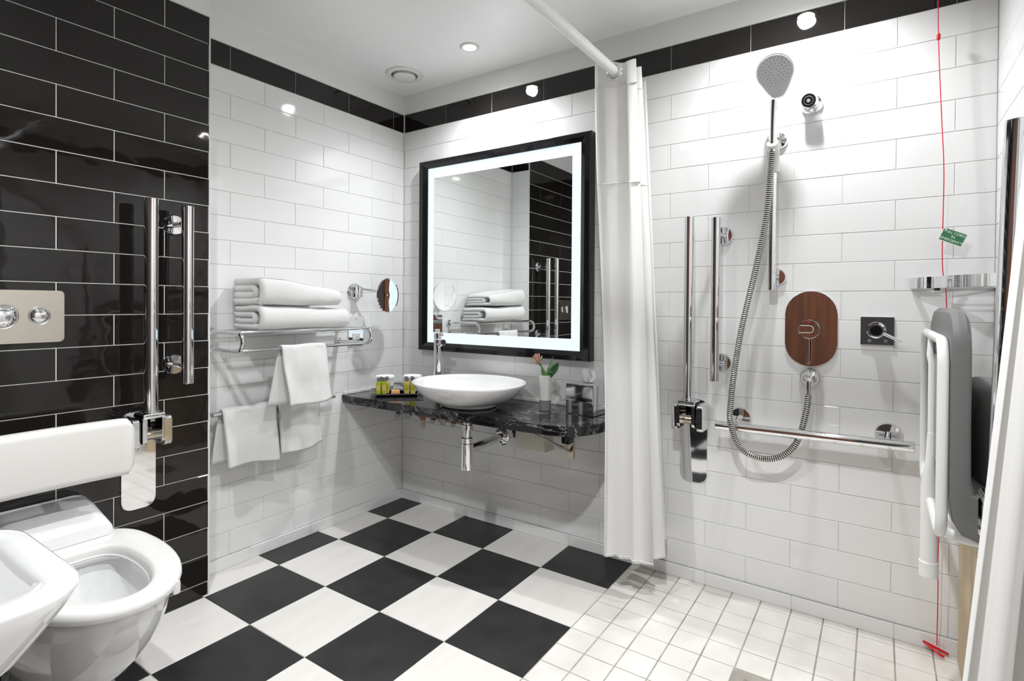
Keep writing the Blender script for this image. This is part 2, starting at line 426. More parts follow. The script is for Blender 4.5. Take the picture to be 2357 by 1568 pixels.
# ------------------------------------------------------------------ ceiling fittings
for n, (x, y, e) in enumerate(LAMPS):
    lab = ['lit recessed downlight in the ceiling over the round basin', 'lit recessed downlight in the ceiling over the shower controls', 'added fill downlight, out of view in the ceiling in front of the toilet', 'added fill downlight, out of view in the ceiling over the shower entrance'][n]
    t = thing('ceiling_downlight_or_fill', lab, 'ceiling light', (x, y, ZC), 'recessed ceiling downlights')
    obj('bezel', lathe(BM(), [(.030, -.001), (.030, -.006), (.040, -.007), (.0445, -.003), (.045, -.0002)], 32, (x, y, ZC), cap0=False, cap1=False), PLAST, t)
    obj('lamp', lathe(BM(), [(.030, -.002), (.028, -.0045), (.0, -.006)], 24, (x, y, ZC), cap0=False, cap1=False), LAMPM, t)
t = thing('ceiling_vent', 'round white extractor vent in the ceiling near the wall corner', 'vent', (.222, -.217, ZC))
obj('rim', lathe(BM(), [(.066, -.001), (.068, -.010), (.076, -.013), (.092, -.008), (.096, -.0003)], 40, (.222, -.217, ZC), cap0=False, cap1=False), PLAST, t)
obj('duct', lathe(BM(), [(.066, -.001), (.066, -.0003), (.0, -.0003)], 40, (.222, -.217, ZC), cap0=False, cap1=False), KNOBG, t)
obj('valve_disc', lathe(BM(), [(.0, -.004), (.054, -.004), (.056, -.016), (.050, -.021), (.0, -.023)], 40, (.222, -.217, ZC), cap0=False, cap1=False), PLAST, t)

# ------------------------------------------------------------------ illuminated mirror
t = thing('wall_mirror', 'large square backlit mirror in a glossy black frame above the basin', 'mirror', (.68, 0, 1.366))
MX0, MX1, MZ0, MZ1 = .163, 1.196, .856, 1.878; FWD = .054; YF = -.048
def fbar(o1, o2, i2, i1):
    bm = BM()
    q = [(o1, -.001), (o2, -.001), (o1, YF+.008), (o2, YF+.008)]
    V = {}
    def v(p, y): return bm.verts.new((p[0], y, p[1]))
    prof = []
    for (po, pi) in ((o1, i1), (o2, i2)):
        dx, dz = (pi[0]-po[0]), (pi[1]-po[1])
        P = lambda f: (po[0]+dx*f, po[1]+dz*f)
        prof.append([v(P(0), -.001), v(P(0), YF+.006), v(P(.10), YF), v(P(.55), YF), v(P(.97), YF+.012), v(P(1), YF+.015), v(P(1), -.001)])
    a, b2 = prof
    n = len(a)
    for k in range(n): bm.faces.new((a[k], a[(k+1) % n], b2[(k+1) % n], b2[k]))
    bm.faces.new(a); bm.faces.new(b2[::-1]); return bm
o_ = [(MX0, MZ0), (MX1, MZ0), (MX1, MZ1), (MX0, MZ1)]; i_ = [(MX0+FWD, MZ0+FWD*.8), (MX1-FWD, MZ0+FWD*.8), (MX1-FWD, MZ1-FWD*.75), (MX0+FWD, MZ1-FWD*.75)]
for k in range(4): obj('frame_bar', fbar(o_[k], o_[(k+1) % 4], i_[(k+1) % 4], i_[k]), FRAME, t, smooth=False)
GX0, GX1, GZ0, GZ1 = .258, 1.096, .953, 1.784
bm = BM(); yg = -.030
A = [bm.verts.new((x, yg, z)) for x, z in i_]; B2 = [bm.verts.new((x, yg, z)) for x, z in ((GX0, GZ0), (GX1, GZ0), (GX1, GZ1), (GX0, GZ1))]
C2 = [bm.verts.new((x, yg+.004, z)) for x, z in i_]; D2 = [bm.verts.new((x, yg+.004, z)) for x, z in ((GX0, GZ0), (GX1, GZ0), (GX1, GZ1), (GX0, GZ1))]
for k in range(4):
    q = (k+1) % 4
    bm.faces.new((A[k], A[q], B2[q], B2[k])); bm.faces.new((C2[k], C2[q], D2[q], D2[k])); bm.faces.new((A[k], A[q], C2[q], C2[k])); bm.faces.new((B2[k], B2[q], D2[q], D2[k]))
obj('light_band', bm, LITE, t, smooth=False)
obj('mirror_glass', box(BM(), (GX0, yg+.0002, GZ0), (GX1, yg+.004, GZ1)), MIRROR, t, smooth=False)
obj('backing', box(BM(), (MX0+.02, yg+.005, MZ0+.02), (MX1-.02, -.0012, MZ1-.02)), FRAME, t, smooth=False)

# ------------------------------------------------------------------ vanity counter
ZT = .643; ZB = .603
edge = [(0.002, -.424), (.30, -.428), (.60, -.428), (.90, -.427), (1.06, -.424), (1.143, -.419), (1.207, -.411), (1.265, -.393), (1.312, -.355), (1.340, -.300), (1.355, -.237), (1.361, -.160), (1.362, -.003)]
t = thing('vanity_counter', 'black marble vanity counter with a curved front edge below the mirror', 'counter', (.75, -.27, ZB))
poly = [(p.x, p.y) for p in smooth_path([(x, y, 0) for x, y in edge], 4)] + [(0.002, -.003)]
obj('countertop', prism(BM(), poly, XY, ZT-.024, ZT, .0015), MARB, t, angle=30)
poly2 = [(x*.997, y*.988) for x, y in poly[:-1]] + [(0.002, -.003)]
obj('apron', prism(BM(), poly2, XY, ZB, ZT-.0245), MARB, t, angle=30)
sb = BM(); box(sb, (.014, -.016, ZT), (1.358, -.0035, ZT+.016), .003); box(sb, (.0035, -.416, ZT), (.013, -.004, ZT+.016), .003)
obj('sealant_bead', sb, PLAST, t)
def bracket(x, z0, y1, lab):
    b = thing('counter_bracket', lab, 'bracket', (x, -.005, z0), 'counter brackets')
    m = BM(); box(m, (x-.016, -.010, z0), (x+.016, -.0025, ZB-.014), .002); obj('wall_leg', m, GOLDC, b)
    m = BM(); box(m, (x-.014, y1, ZB-.012), (x+.014, -.0025, ZB-.0015), .002); obj('arm', m, GOLDC, b)
    m = BM(); tube(m, [(x, -.012, z0+.035), (x, y1+.02, ZB-.014)], .006, 8, flat=1.6); obj('strut', m, GOLDC, b)
    m = BM(); box(m, (x-.020, -.060, ZB-.125), (x+.020, -.0115, ZB-.0125), .004); obj('stone_cleat', m, MARB, b)
bracket(1.086, .400, -.375, 'warm chrome bracket with a diagonal strut under the curved counter end')
b = thing('counter_support_fin', 'pointed black fin under the counter left of the cream box', 'support', (.79, -.03, .47))
obj('fin', prism(BM(), [(-.10, ZB-.001), (-.055, .47), (-.045, .47), (-.030, ZB-.001)], YZ, .800, .816, .002), MARB, b)
b = thing('junction_box', 'cream rounded box fixed to the wall under the counter', 'box', (.905, -.004, .43))
prof = [(-.003, .425), (-.062, .427), (-.072, .437), (-.078, .475), (-.080, .590), (-.003, .590)]
obj('casing', prism(BM(), prof, YZ, .830, .985, .003), CREAMB, b)
obj('end_plate', prism(BM(), [(y*1.06, z) for y, z in prof], YZ, .9855, .990), CREAMB, b)
# pipework below the counter
t = thing('supply_pipework', 'cluster of brown and grey supply pipes with valves under the counter', 'pipes', (.3, -.06, .56))
m = BM(); tube(m, smooth_path([(.003, -.13, .530), (.10, -.13, .530), (.20, -.13, .528), (.32, -.13, .524), (.45, -.13, .520), (.58, -.13, .518)], 5), .010, 10); obj('supply_pipe', m, COPPER, t)
m = BM(); tube(m, smooth_path([(.255, -.130, .526), (.275, -.130, .520), (.280, -.130, .50)], 4), .015, 12); obj('elbow', m, COPPER, t)
m = BM(); cyl(m, (.280, -.130, .502), (.280, -.130, .462), .0125, 16); obj('tail_pipe', m, TAILP, t)
for (x, y, z, r) in ((.112, -.15, .505, .0135), (.190, -.15, .512, .0165), (.366, -.15, .505, .0115), (.400, -.14, .515, .012), (.435, -.15, .514, .018), (.502, -.15, .505, .012)):
    m = BM(); cyl(m, (x, y, z), (x-.045, y+.065, z+.006), r, 18, .002); obj('valve', m, KNOBG, t)
# bottle trap
t = thing('bottle_trap', 'chrome bottle trap and waste pipe under the basin', 'waste pipe', (.70, -.28, .35))
o3 = (.698, -.280, 0)
obj('trap_body', lathe(BM(), [(.0, .350), (.025, .350), (.029, .353), (.029, .470), (.027, .473), (.0, .473)], 32, o3, cap0=False, cap1=False), CHROME, t)
obj('collar', lathe(BM(), [(.019, .473), (.0265, .474), (.0265, .497), (.024, .499), (.019, .499)], 32, o3, cap0=False, cap1=False), CHROME, t)
obj('riser', lathe(BM(), [(.0185, .45), (.0185, .6025)], 24, o3, cap0=False, cap1=False), CHROME, t)
obj('nut', lathe(BM(), [(.0185, .533), (.026, .534), (.026, .556), (.0245, .558), (.0185, .558)], 32, o3, cap0=False, cap1=False), CHROME, t)
m = BM(); tube(m, [(.698, -.256, .440), (.698, -.004, .446)], .020, 24); obj('outlet_pipe', m, CHROME, t)
obj('escutcheon', lathe(BM(), [(.0, .003), (.040, .003), (.042, .006), (.036, .012), (.021, .016), (.0, .016)], 32, (.698, 0, .446), '-y', cap0=False, cap1=False), CHROME, t)

# ------------------------------------------------------------------ round vessel basin
t = thing('vessel_basin', 'round white ceramic vessel basin on the black counter', 'basin', (.70, -.272, ZT))
o3 = (.70, -.272, ZT)
pr = [(.0, .001), (.118, .001), (.126, .004), (.128, .010), (.126, .015), (.150, .020), (.178, .030), (.207, .046), (.231, .064), (.249, .084), (.259, .101), (.2625, .110), (.258, .113), (.251, .109), (.243, .094), (.222, .070), (.190, .049), (.145, .034), (.10, .028), (.04, .026), (.022, .026)]
obj('bowl', lathe(BM(), pr, 64, o3, sx=1.035, sy=.92, cap0=False, cap1=False), CERAMIC, t, angle=80)
obj('plug', lathe(BM(), [(.0225, .0255), (.0225, .029), (.018, .031), (.0, .032)], 32, o3, cap0=False, cap1=False), CHROME, t)
# tall tap
t = thing('basin_tap', 'tall slim chrome mixer tap standing behind the round basin', 'tap', (.385, -.130, ZT))
tx, ty = .385, -.130
obj('column', lathe(BM(), [(.0, 0), (.026, 0), (.026, .005), (.0225, .007), (.0225, .283), (.0, .283)], 32, (tx, ty, ZT), cap0=False, cap1=False), CHROME, t)
obj('lever_cap', lathe(BM(), [(.0, .285), (.0215, .285), (.0225, .287), (.0225, .312), (.021, .314), (.0, .314)], 32, (tx, ty, ZT), cap0=False, cap1=False), CHROME, t)
dv = Vector((.91, -.41, 0)).normalized()
m = BM(); tube(m, [Vector((tx, ty, ZT+.305)), Vector((tx, ty, ZT+.307))+dv*.055], .0045, 12); obj('lever', m, CHROME, t)
m = BM(); s0 = Vector((tx, ty, ZT+.258))+dv*.015; s1 = Vector((tx, ty, ZT+.272))+dv*.062
cyl(m, s0, s1, .0145, 24); obj('spout', m, CHROME, t)
m = BM(); tube(m, [s1-(s1-s0).normalized()*.001, s1+(s1-s0).normalized()*.003], .0135, 24); obj('aerator', m, RUBBER, t)

# ------------------------------------------------------------------ vase with rose
t = thing('bud_vase', 'slim cream and mauve cylinder vase on the counter beside the basin', 'vase', (1.043, -.167, ZT))
o3 = (1.043, -.167, ZT)
obj('base_band', lathe(BM(), [(.0, .001), (.024, .001), (.0255, .004), (.0258, .047), (.0, .047)], 32, o3, cap0=False, cap1=False), VASE2, t)
obj('body', lathe(BM(), [(.0, .0475), (.0256, .0475), (.0265, .155), (.0255, .1565), (.0235, .155), (.0225, .05), (.0, .05)], 32, o3, cap0=False, cap1=False), VASE, t)
t = thing('rose', 'single pink and cream rose with green leaves standing in the vase', 'flower', (1.043, -.167, ZT+.06))
VB = Vector((1.043, -.167, ZT))
m = BM(); tube(m, smooth_path([VB+Vector((.006, 0, .054)), VB+Vector((.003, 0, .14)), VB+Vector((-.012, -.004, .185)), VB+Vector((-.030, -.010, .207))], 6), .0042, 10); obj('stem', m, GREEN2, t)
m = BM(); tube(m, smooth_path([VB+Vector((.0, .004, .054)), VB+Vector((.004, 0, .15)), VB+Vector((.016, -.002, .185)), VB+Vector((.032, -.004, .215)), VB+Vector((.040, -.004, .240))], 6), .0032, 8, radii=[.0032]*20+[.0025, .002, .0015, .001, .0006]); obj('side_stem', m, GREEN2, t)
def petal(c, ang, r, h, flare, wd, tilt, m_, name='petal'):
    bm = BM(); nu, nv = 7, 7; G = []
    for j in range(nv+1):
        v = j/nv; row = []
        rad = r*(.42+.72*math.sin(min(1, v*1.6)*PI/2)-.16*max(0, v-.6)) + flare*max(0, v-.65)**1.3*3
        hw = wd*math.sin(PI*(.12+.80*v)**.8)**.6
        for i in range(nu+1):
            s = (i/nu-.5)*2; a = ang+s*hw
            hh = h*v - .18*h*s*s*v
            row.append(bm.verts.new((rad*math.cos(a), rad*math.sin(a), hh)))
        G.append(row)
    for j in range(nv):
        for i in range(nu): bm.faces.new((G[j][i], G[j][i+1], G[j+1][i+1], G[j+1][i]))
    bmesh.ops.solidify(bm, geom=bm.faces[:], thickness=.0008)
    bm.transform(Matrix.Translation(c) @ Matrix.Rotation(tilt, 4, 'Y'))
    return obj(name, bm, m_, t, angle=180)
RC = VB+Vector((-.030, -.010, .203))
for k in range(4): petal(RC, k*PI/2+.4, .0095, .047, .0, 1.45, -.28, PINK)
for k in range(5): petal(RC, k*2*PI/5, .0140, .045, .0015, 1.15, -.28, PINK)
for k in range(3): petal(RC, k*2*PI/3+2.2, .0165, .033, .010, .75, -.28, PINK2)
def leaf(name, base, tip, wd, m_, curl=.2, up_=Vector((0, 0, 1)), serr=.0):
    bm = BM(); base = Vector(base); tip = Vector(tip); d = tip-base; Lh = d.length; d.normalize()
    side = d.cross(up_).normalized(); nn = side.cross(d); n = 14; rows = []
    for k in range(n+1):
        s = k/n; hw = wd*math.sin(PI*s**.8)**.8*(1+serr*(1 if k % 2 else -1)) + .0003
        c = base+d*Lh*s+nn*curl*Lh*math.sin(PI*s)
        rows.append([bm.verts.new(c-side*hw+nn*hw*.35), bm.verts.new(c), bm.verts.new(c+side*hw+nn*hw*.35)])
    for a, b2 in zip(rows, rows[1:]):
        for i in range(2): bm.faces.new((a[i], a[i+1], b2[i+1], b2[i]))
    bmesh.ops.solidify(bm, geom=bm.faces[:], thickness=.0006)
    return obj(name, bm, m_, t, angle=180)
vd = (CAM-VB).normalized()
leaf('leaf', VB+Vector((.012, 0, .150)), VB+Vector((.060, .012, .215)), .018, GREEN, .1, vd.cross(Vector((.05, .01, .065))).cross(Vector((.05, .01, .065))), .12)
leaf('leaf', VB+Vector((.014, 0, .15)), VB+Vector((.050, .004, .178)), .012, GREEN, .1, vd, .12)
leaf('leaf', VB+Vector((.0, 0, .15)), VB+Vector((-.020, .0, .187)), .009, GREEN2, .1, vd)
for a, ln in ((-2.8, .042), (-.6, .028), (.9, .022)): leaf('sepal', RC+Vector((0, 0, .002)), RC+Vector((ln*math.cos(a), ln*math.sin(a)*.4, -.004)), .0026, GREEN2, .15)
leaf('sepal', RC, RC+Vector((.034, -.004, .030)), .004, GREEN2, .1)

# ------------------------------------------------------------------ tissue box
t = thing('tissue_box', 'chrome cube tissue box cover on the counter by the shower curtain', 'tissue box', (1.24, -.11, ZT))
BW = .138; BHt = .130; th = -.10
bm = BM(); box(bm, (-BW, 0, .0005), (0, BW, BHt), .004)
fm = [f for f in bm.faces if f.normal.z > .99]
obj('cover', bm, CHROME, t)
bm = BM(); box(bm, (0, 0, 0), (.001, .001, .001))
Mx = Matrix.Translation((1.280, -.178, ZT)) @ Matrix.Rotation(th, 4, 'Z')
t.children[0].data.transform(Mx)
bm.free(); bm = BM(); lathe(bm, [(.026, 0), (.026, .0006), (.0, .0006)], 24, (-BW/2, BW/2, BHt), sx=1, sy=.55, cap0=False, cap1=False); bm.transform(Mx); obj('slot', bm, RUBBER, t)
t = thing('tissue', 'crumpled white tissue poking out of the chrome box', 'tissue', tuple(Mx @ Vector((-BW/2, BW/2, BHt))))
bm = BM(); n1, n2 = 14, 10; G = []
for j in range(n2+1):
    v = j/n2; row = []
    for i in range(n1+1):
        s = i/n1*2-1
        hw = .016+.026*math.sin(min(1, v*1.4)*PI/2)*(1-.62*max(0, v-.45)/.55)
        x = s*hw+.012*v-.018*max(0, v-.5)
        y = .013*math.sin(s*5+v*2)+.007*math.sin(s*11+v)
        z = .062*v*(1-.22*abs(s-.0)**1.5)+.003*math.sin(s*7)*v
        row.append(bm.verts.new((-BW/2+x, BW/2+y, BHt+.0008+z)))
    G.append(row)
for j in range(n2):
    for i in range(n1): bm.faces.new((G[j][i], G[j][i+1], G[j+1][i+1], G[j+1][i]))
bmesh.ops.solidify(bm, geom=bm.faces[:], thickness=.0006); bm.transform(Mx); obj('sheet', bm, TISSUE, t, angle=180)

# ------------------------------------------------------------------ amenity tray
TA = math.atan2(.162, .177); TM = Matrix.Translation((.183, -.399, ZT)) @ Matrix.Rotation(TA, 4, 'Z')   # local x along the front edge, y towards the corner
TZ = .014
t = thing('amenity_tray', 'thin dark square tray of toiletries left of the basin', 'tray', tuple(TM @ Vector((.12, .09, 0))))
TL, TD = .245, .185
bm = BM(); box(bm, (.05, .045, .0005), (TL-.05, TD-.045, .009)); bm.transform(TM); obj('foot', bm, RUBBER, t, smooth=False)
bm = BM()
A = [bm.verts.new(v) for v in ((-.012, -.004, TZ+.005), (TL+.012, -.004, TZ+.005), (TL+.012, TD, TZ+.005), (-.012, TD, TZ+.005))]
B2 = [bm.verts.new(v) for v in ((.016, .014, TZ-.004), (TL-.016, .014, TZ-.004), (TL-.022, TD-.022, TZ-.004), (.022, TD-.022, TZ-.004))]
for k in range(4): bm.faces.new((A[k], A[(k+1) % 4], B2[(k+1) % 4], B2[k]))
bm.faces.new(B2); bmesh.ops.solidify(bm, geom=bm.faces[:], thickness=.0015); bm.transform(TM); obj('plate', bm, TRAYM, t, smooth=False)
def bottle(u, v, liq, lab):
    p = TM @ Vector((u, v, 0)); zb = ZT+TZ-.0025
    t = thing('toiletry_bottle', lab, 'bottle', (p.x, p.y, zb), 'small toiletry bottles on the tray')
    bm = BM(); prism(bm, rrect(-.0118, -.0085, .0118, .0085, .005, 4), XY, 0, .060, .002); bm.transform(Matrix.Translation((p.x, p.y, zb)) @ Matrix.Rotation(TA, 4, 'Z')); obj('body', bm, liq, t)
    obj('neck', lathe(BM(), [(.009, .058), (.008, .064), (.0, .064)], 20, (p.x, p.y, zb), cap0=False, cap1=False), liq, t)
    obj('cap', lathe(BM(), [(.0, .0625), (.0080, .0625), (.0082, .064), (.0080, .083), (.0, .084)], 20, (p.x, p.y, zb), cap0=False, cap1=False), CAPM, t)
    bm = BM(); box(bm, (-.0085, -.0092, .018), (.0085, -.0087, .046)); bm.transform(Matrix.Translation((p.x, p.y, zb)) @ Matrix.Rotation(TA, 4, 'Z')); obj('label', bm, LIQ2 if liq is LIQ1 else LIQ1, t, smooth=False)
bottle(.036, .034, LIQ1, 'green toiletry bottle at the left front corner of the tray')
bottle(.064, .036, LIQ1, 'green toiletry bottle, second from left in the front row of the tray')
bottle(.046, .064, LIQ1, 'green toiletry bottle half hidden behind the leftmost front bottle')
bottle(.076, .066, LIQ2, 'pale toiletry bottle half hidden behind the second green bottle')
bottle(.176, .034, LIQ2, 'golden toiletry bottle just right of the orange soap')
bottle(.206, .036, LIQ2, 'golden toiletry bottle touching the rim of the basin')
bottle(.170, .064, LIQ2, 'golden toiletry bottle behind the one next to the soap')
bottle(.200, .066, LIQ2, 'golden toiletry bottle behind the one touching the basin')
p = TM @ Vector((.120, .032, 0))
t = thing('soap_bar', 'small orange wrapped soap with a yellow top on the tray', 'soap', (p.x, p.y, ZT+TZ-.002))
R2 = Matrix.Translation((p.x, p.y, ZT+TZ-.0025)) @ Matrix.Rotation(TA, 4, 'Z')
bm = BM(); box(bm, (-.021, -.012, 0), (.021, .014, .017), .002); bm.transform(R2); obj('wrapper', bm, SOAP, t)
bm = BM(); box(bm, (-.018, -.009, .0171), (.018, .012, .0195), .001); bm.transform(R2); obj('band', bm, SOAPT, t)
def tumbler(u, v, lab):
    p = TM @ Vector((u, v, 0)); zb = ZT+TZ-.0025
    t = thing('glass_tumbler', lab, 'glass', (p.x, p.y, zb), 'glass tumblers with paper lids')
    obj('glass', lathe(BM(), [(.0, .0), (.024, 0), (.026, .003), (.031, .078), (.0295, .078), (.025, .006), (.0, .006)], 28, (p.x, p.y, zb), cap0=False, cap1=False), GLASS, t)
    bm = BM(); lathe(bm, [(.0, .083), (.046, .082), (.050, .074), (.049, .0735), (.044, .0805)], 28, (p.x, p.y, zb), cap0=False, cap1=False)
    obj('paper_lid', bm, TISSUE, t)
tumbler(.060, .125, 'glass tumbler with a white paper lid behind the green bottles')
tumbler(.200, .125, 'glass tumbler with a white paper lid behind the golden bottles')
for k, (u, v, z, lab) in enumerate(((.128, .105, .016, 'lower rolled white face cloth between the two tumblers'), (.128, .108, .048, 'upper rolled white face cloth between the two tumblers'))):
    bm = BM(); pts = []
    p = TM @ Vector((u, v, 0))
    ax = Vector((math.cos(TA), math.sin(TA), 0)); nn = Vector((-math.sin(TA), math.cos(TA), 0))
    sp = []
    for q in range(48):
        a = q/47*4.6*PI; r = .0165-.0115*q/47
        sp.append((r*math.cos(a), r*math.sin(a)*.92))
    def ring(off): return [bm.verts.new(Vector((p.x, p.y, ZT+TZ-.0025+z))+ax*off+nn*c+Vector((0, 0, s))) for c, s in sp]
    ra = [ring(-.024+.048*j/6) for j in range(7)]
    for A, B2 in zip(ra, ra[1:]):
        for q in range(47): bm.faces.new((A[q], A[q+1], B2[q+1], B2[q]))
    bmesh.ops.solidify(bm, geom=bm.faces[:], thickness=.0032)
    o = obj('face_cloth', bm, TERRY, angle=180); tag(o, lab, 'face cloth', 'rolled face cloths')

# ------------------------------------------------------------------ magnifying mirror on the left wall
t = thing('shaving_mirror', 'small round chrome shaving mirror on an arm from the left wall', 'mirror', (0, -.335, 1.164))
obj('wall_plate', lathe(BM(), [(.0, .001), (.042, .001), (.044, .004), (.040, .012), (.0, .014)], 36, (0, -.348, 1.168), 'x', cap0=False, cap1=False), CHROME, t)
m = BM(); cyl(m, (.036, -.348, 1.138), (.036, -.348, 1.192), .019, 28, .002); obj('pivot', m, CHROME, t)
m = BM(); cyl(m, (.010, -.348, 1.166), (.036, -.348, 1.166), .012); obj('stub', m, CHROME, t)
m = BM(); tube(m, [(.044, -.343, 1.181), (.118, -.255, 1.169)], .0065, 12); obj('arm', m, CHROME, t)
MC = Vector((.145, -.252, 1.150)); nd = Vector((.985, .17, .0)).normalized()
Mm = Matrix.Translation(MC) @ Vector((0, 0, 1)).rotation_difference(nd).to_matrix().to_4x4()
bm = BM(); lathe(bm, [(.0, -.016), (.070, -.014), (.087, -.006), (.089, .0), (.087, .005), (.0825, .005), (.082, .002)], 48, cap0=False, cap1=False); bm.transform(Mm); obj('rim', bm, CHROME, t)
bm = BM(); lathe(bm, [(.0825, .003), (.06, .0016), (.03, .0007), (.0, .0004)], 48, cap0=False, cap1=False); bm.transform(Mm); obj('glass', bm, MIRROR, t, angle=180)
# shaver socket
t = thing('shaver_socket', 'tall chrome shaver socket plate on the left wall behind the shelf end', 'socket', (0, -.34, .963))
m = BM(); prism(m, rrect(-.389, .887, -.293, 1.040, .004, 3), YZ, .0006, .008, .0015); obj('plate', m, CHROME, t)
m = BM(); prism(m, rrect(-.363, .918, -.319, .952, .003, 3), YZ, .0081, .011, .001); obj('socket_face', m, PLAST, t)
for y, z in ((-.352, .944), (-.330, .944), (-.347, .930), (-.335, .930), (-.341, .937)): obj('pin_hole', lathe(BM(), [(.0025, .0112), (.0, .0113)], 10, (0, y, z), 'x', cap0=False, cap1=False), RUBBER, t)
for y, z in ((-.341, 1.024), (-.341, .902)): obj('screw', lathe(BM(), [(.0045, .0081), (.004, .010), (.0, .010)], 14, (0, y, z), 'x', cap0=False, cap1=False), CHROME_D, t)

# ------------------------------------------------------------------ towel shelf
t = thing('towel_shelf', 'chrome two tier towel shelf on the left wall', 'shelf', (.01, -.77, .95))
XF, ZA, ZL, YL_, YR_ = .212, .990, .918, -1.082, -.452
rr = (ZA-ZL)/2; zc = (ZA+ZL)/2
for y in (YL_, YR_):
    m = BM(); pts = [Vector((.012, y, ZA)), Vector((XF-.01, y, ZA))]+arc((XF, y, zc), 90, -90, 12, (1, 0, 0), (0, 0, 1), rr)+[Vector((XF-.01, y, ZL)), Vector((.012, y, ZL))]
    tube(m, pts, .0085, 14); obj('end_loop', m, CHROME, t)
    for z in (ZA, ZL): obj('wall_boss', lathe(BM(), [(.0, .0008), (.016, .0008), (.016, .012), (.0, .012)], 20, (0, y, z), 'x', cap0=False, cap1=False), CHROME, t)
for x in (.030, .078, .124, .168, XF+.002):
    m = BM(); tube(m, [(x, YL_, ZA), (x, YR_, ZA)], .0065 if x < .2 else .008, 12); obj('shelf_rod', m, CHROME, t)
m = BM(); tube(m, [(XF+.002, YL_, ZL), (XF+.002, YR_, ZL)], .0075, 12); obj('towel_rod', m, CHROME, t)
# lower towel rail
t = thing('towel_rail', 'low chrome towel rail with towels on the left wall', 'towel rail', (0, -.8, .66))
m = BM(); tube(m, [(.085, -1.112, .664), (.085, -.535, .660)], .0105, 16); obj('bar', m, CHROME, t)
for y, z in ((-1.108, .664), (-.66, .662)):
    m = BM(); tube(m, smooth_path([(.083, y, z), (.06, y-.012, z+.006), (.012, y-.03, z+.01)], 4), .009, 12); obj('arm', m, CHROME, t)
    obj('wall_boss', lathe(BM(), [(.0, .0008), (.020, .0008), (.020, .012), (.0, .012)], 20, (0, y-.03, z+.01), 'x', cap0=False, cap1=False), CHROME, t)

# folded towels
def jit(v, amp, sc_=18): return Vector((noise.noise(v*sc_), noise.noise(v*sc_+Vector((7, 3, 1))), noise.noise(v*sc_+Vector((2, 9, 5)))))*amp
def folded_towel(label, z0, hfun, y0, y1, x0, x1, th_=.0195, seed=0):
    """ribbon folded into nested C shapes (open to the wall), extruded along y"""
    def cl(rows):
        out = []
        for p in rows: out.append(p)
        return out
    bm = BM()
    # centreline in unit coordinates: u 0..1 (wall to front), h 0..1
    path = []
    e = .125
    path += [(.05, 1-e), (.3, 1-e*.9), (.6, 1-e), (.86, 1-e)]
    path += [(.86+.115*math.sin(a)*1.0, .5+(.5-e)*math.cos(a)) for a in [PI*k/10 for k in range(1, 10)]]
    path += [(.86, e), (.6, e), (.3, e*1.05), (.03, e)]
    inner = [(.02, .63), (.3, .64), (.62, .63)]+[(.66+.055*math.sin(a), .5+.13*math.cos(a)) for a in [PI*k/6 for k in range(1, 6)]]+[(.62, .37), (.3, .36), (.06, .37)]
    ny = 40
    for path_ in (path, inner):
        sp = smooth_path([(u, 0, h) for u, h in path_], 3)
        rings = []
        for j in range(ny+1):
            yv = j/ny; y = y0+(y1-y0)*yv; hh = hfun(yv); hw = .5*th_*(hh/.085)
            endr = math.sqrt(max(0.0, 1-max(0, abs(yv-.5)*2-.93)**2/.07**2*.85))
            P = [Vector((x0+(x1-x0)*p.x*(1-.04*abs(yv-.5)), y, z0+hh*p.z)) for p in sp]
            L1, L2 = [], []
            for i, p in enumerate(P):
                a = P[max(0, i-1)]; b2 = P[min(len(P)-1, i+1)]; d = (b2-a); nrm = Vector((-d.z, 0, d.x)).normalized()
                q = hw*endr
                j1 = jit(Vector((p.x, y, p.z+seed)), .006, 9); j1.y *= 1.5
                L1.append(p+nrm*q+j1); L2.append(p-nrm*q+j1)
            ring_ = [bm.verts.new(v) for v in L1]+[bm.verts.new(v) for v in reversed(L2)]
            rings.append(ring_)
        n = len(rings[0])
        for A, B2 in zip(rings, rings[1:]):
            for k in range(n): bm.faces.new((A[k], A[(k+1) % n], B2[(k+1) % n], B2[k]))
        for R in (rings[0], rings[-1]):
            h2 = n//2
            for k in range(h2-1): bm.faces.new((R[k], R[k+1], R[n-2-k], R[n-1-k]))
    zmin = min(v.co.z for v in bm.verts)
    for v in bm.verts:
        v.co.z = max(v.co.z, z0)
    o = obj('folded_towel', bm, TERRY, angle=180)
    tag(o, label, 'towel', 'folded towels on the shelf'); return o
folded_towel('lower folded white bath towel lying on the chrome shelf', .9985, lambda v: .098-.018*v, -.995, -.560, .018, .228, .0235, 0)
folded_towel('upper folded white bath towel on top of the stack on the shelf', 1.0975, lambda v: .112-.020*v-.030*v*v, -.995, -.60, .018, .228, .026, 5)

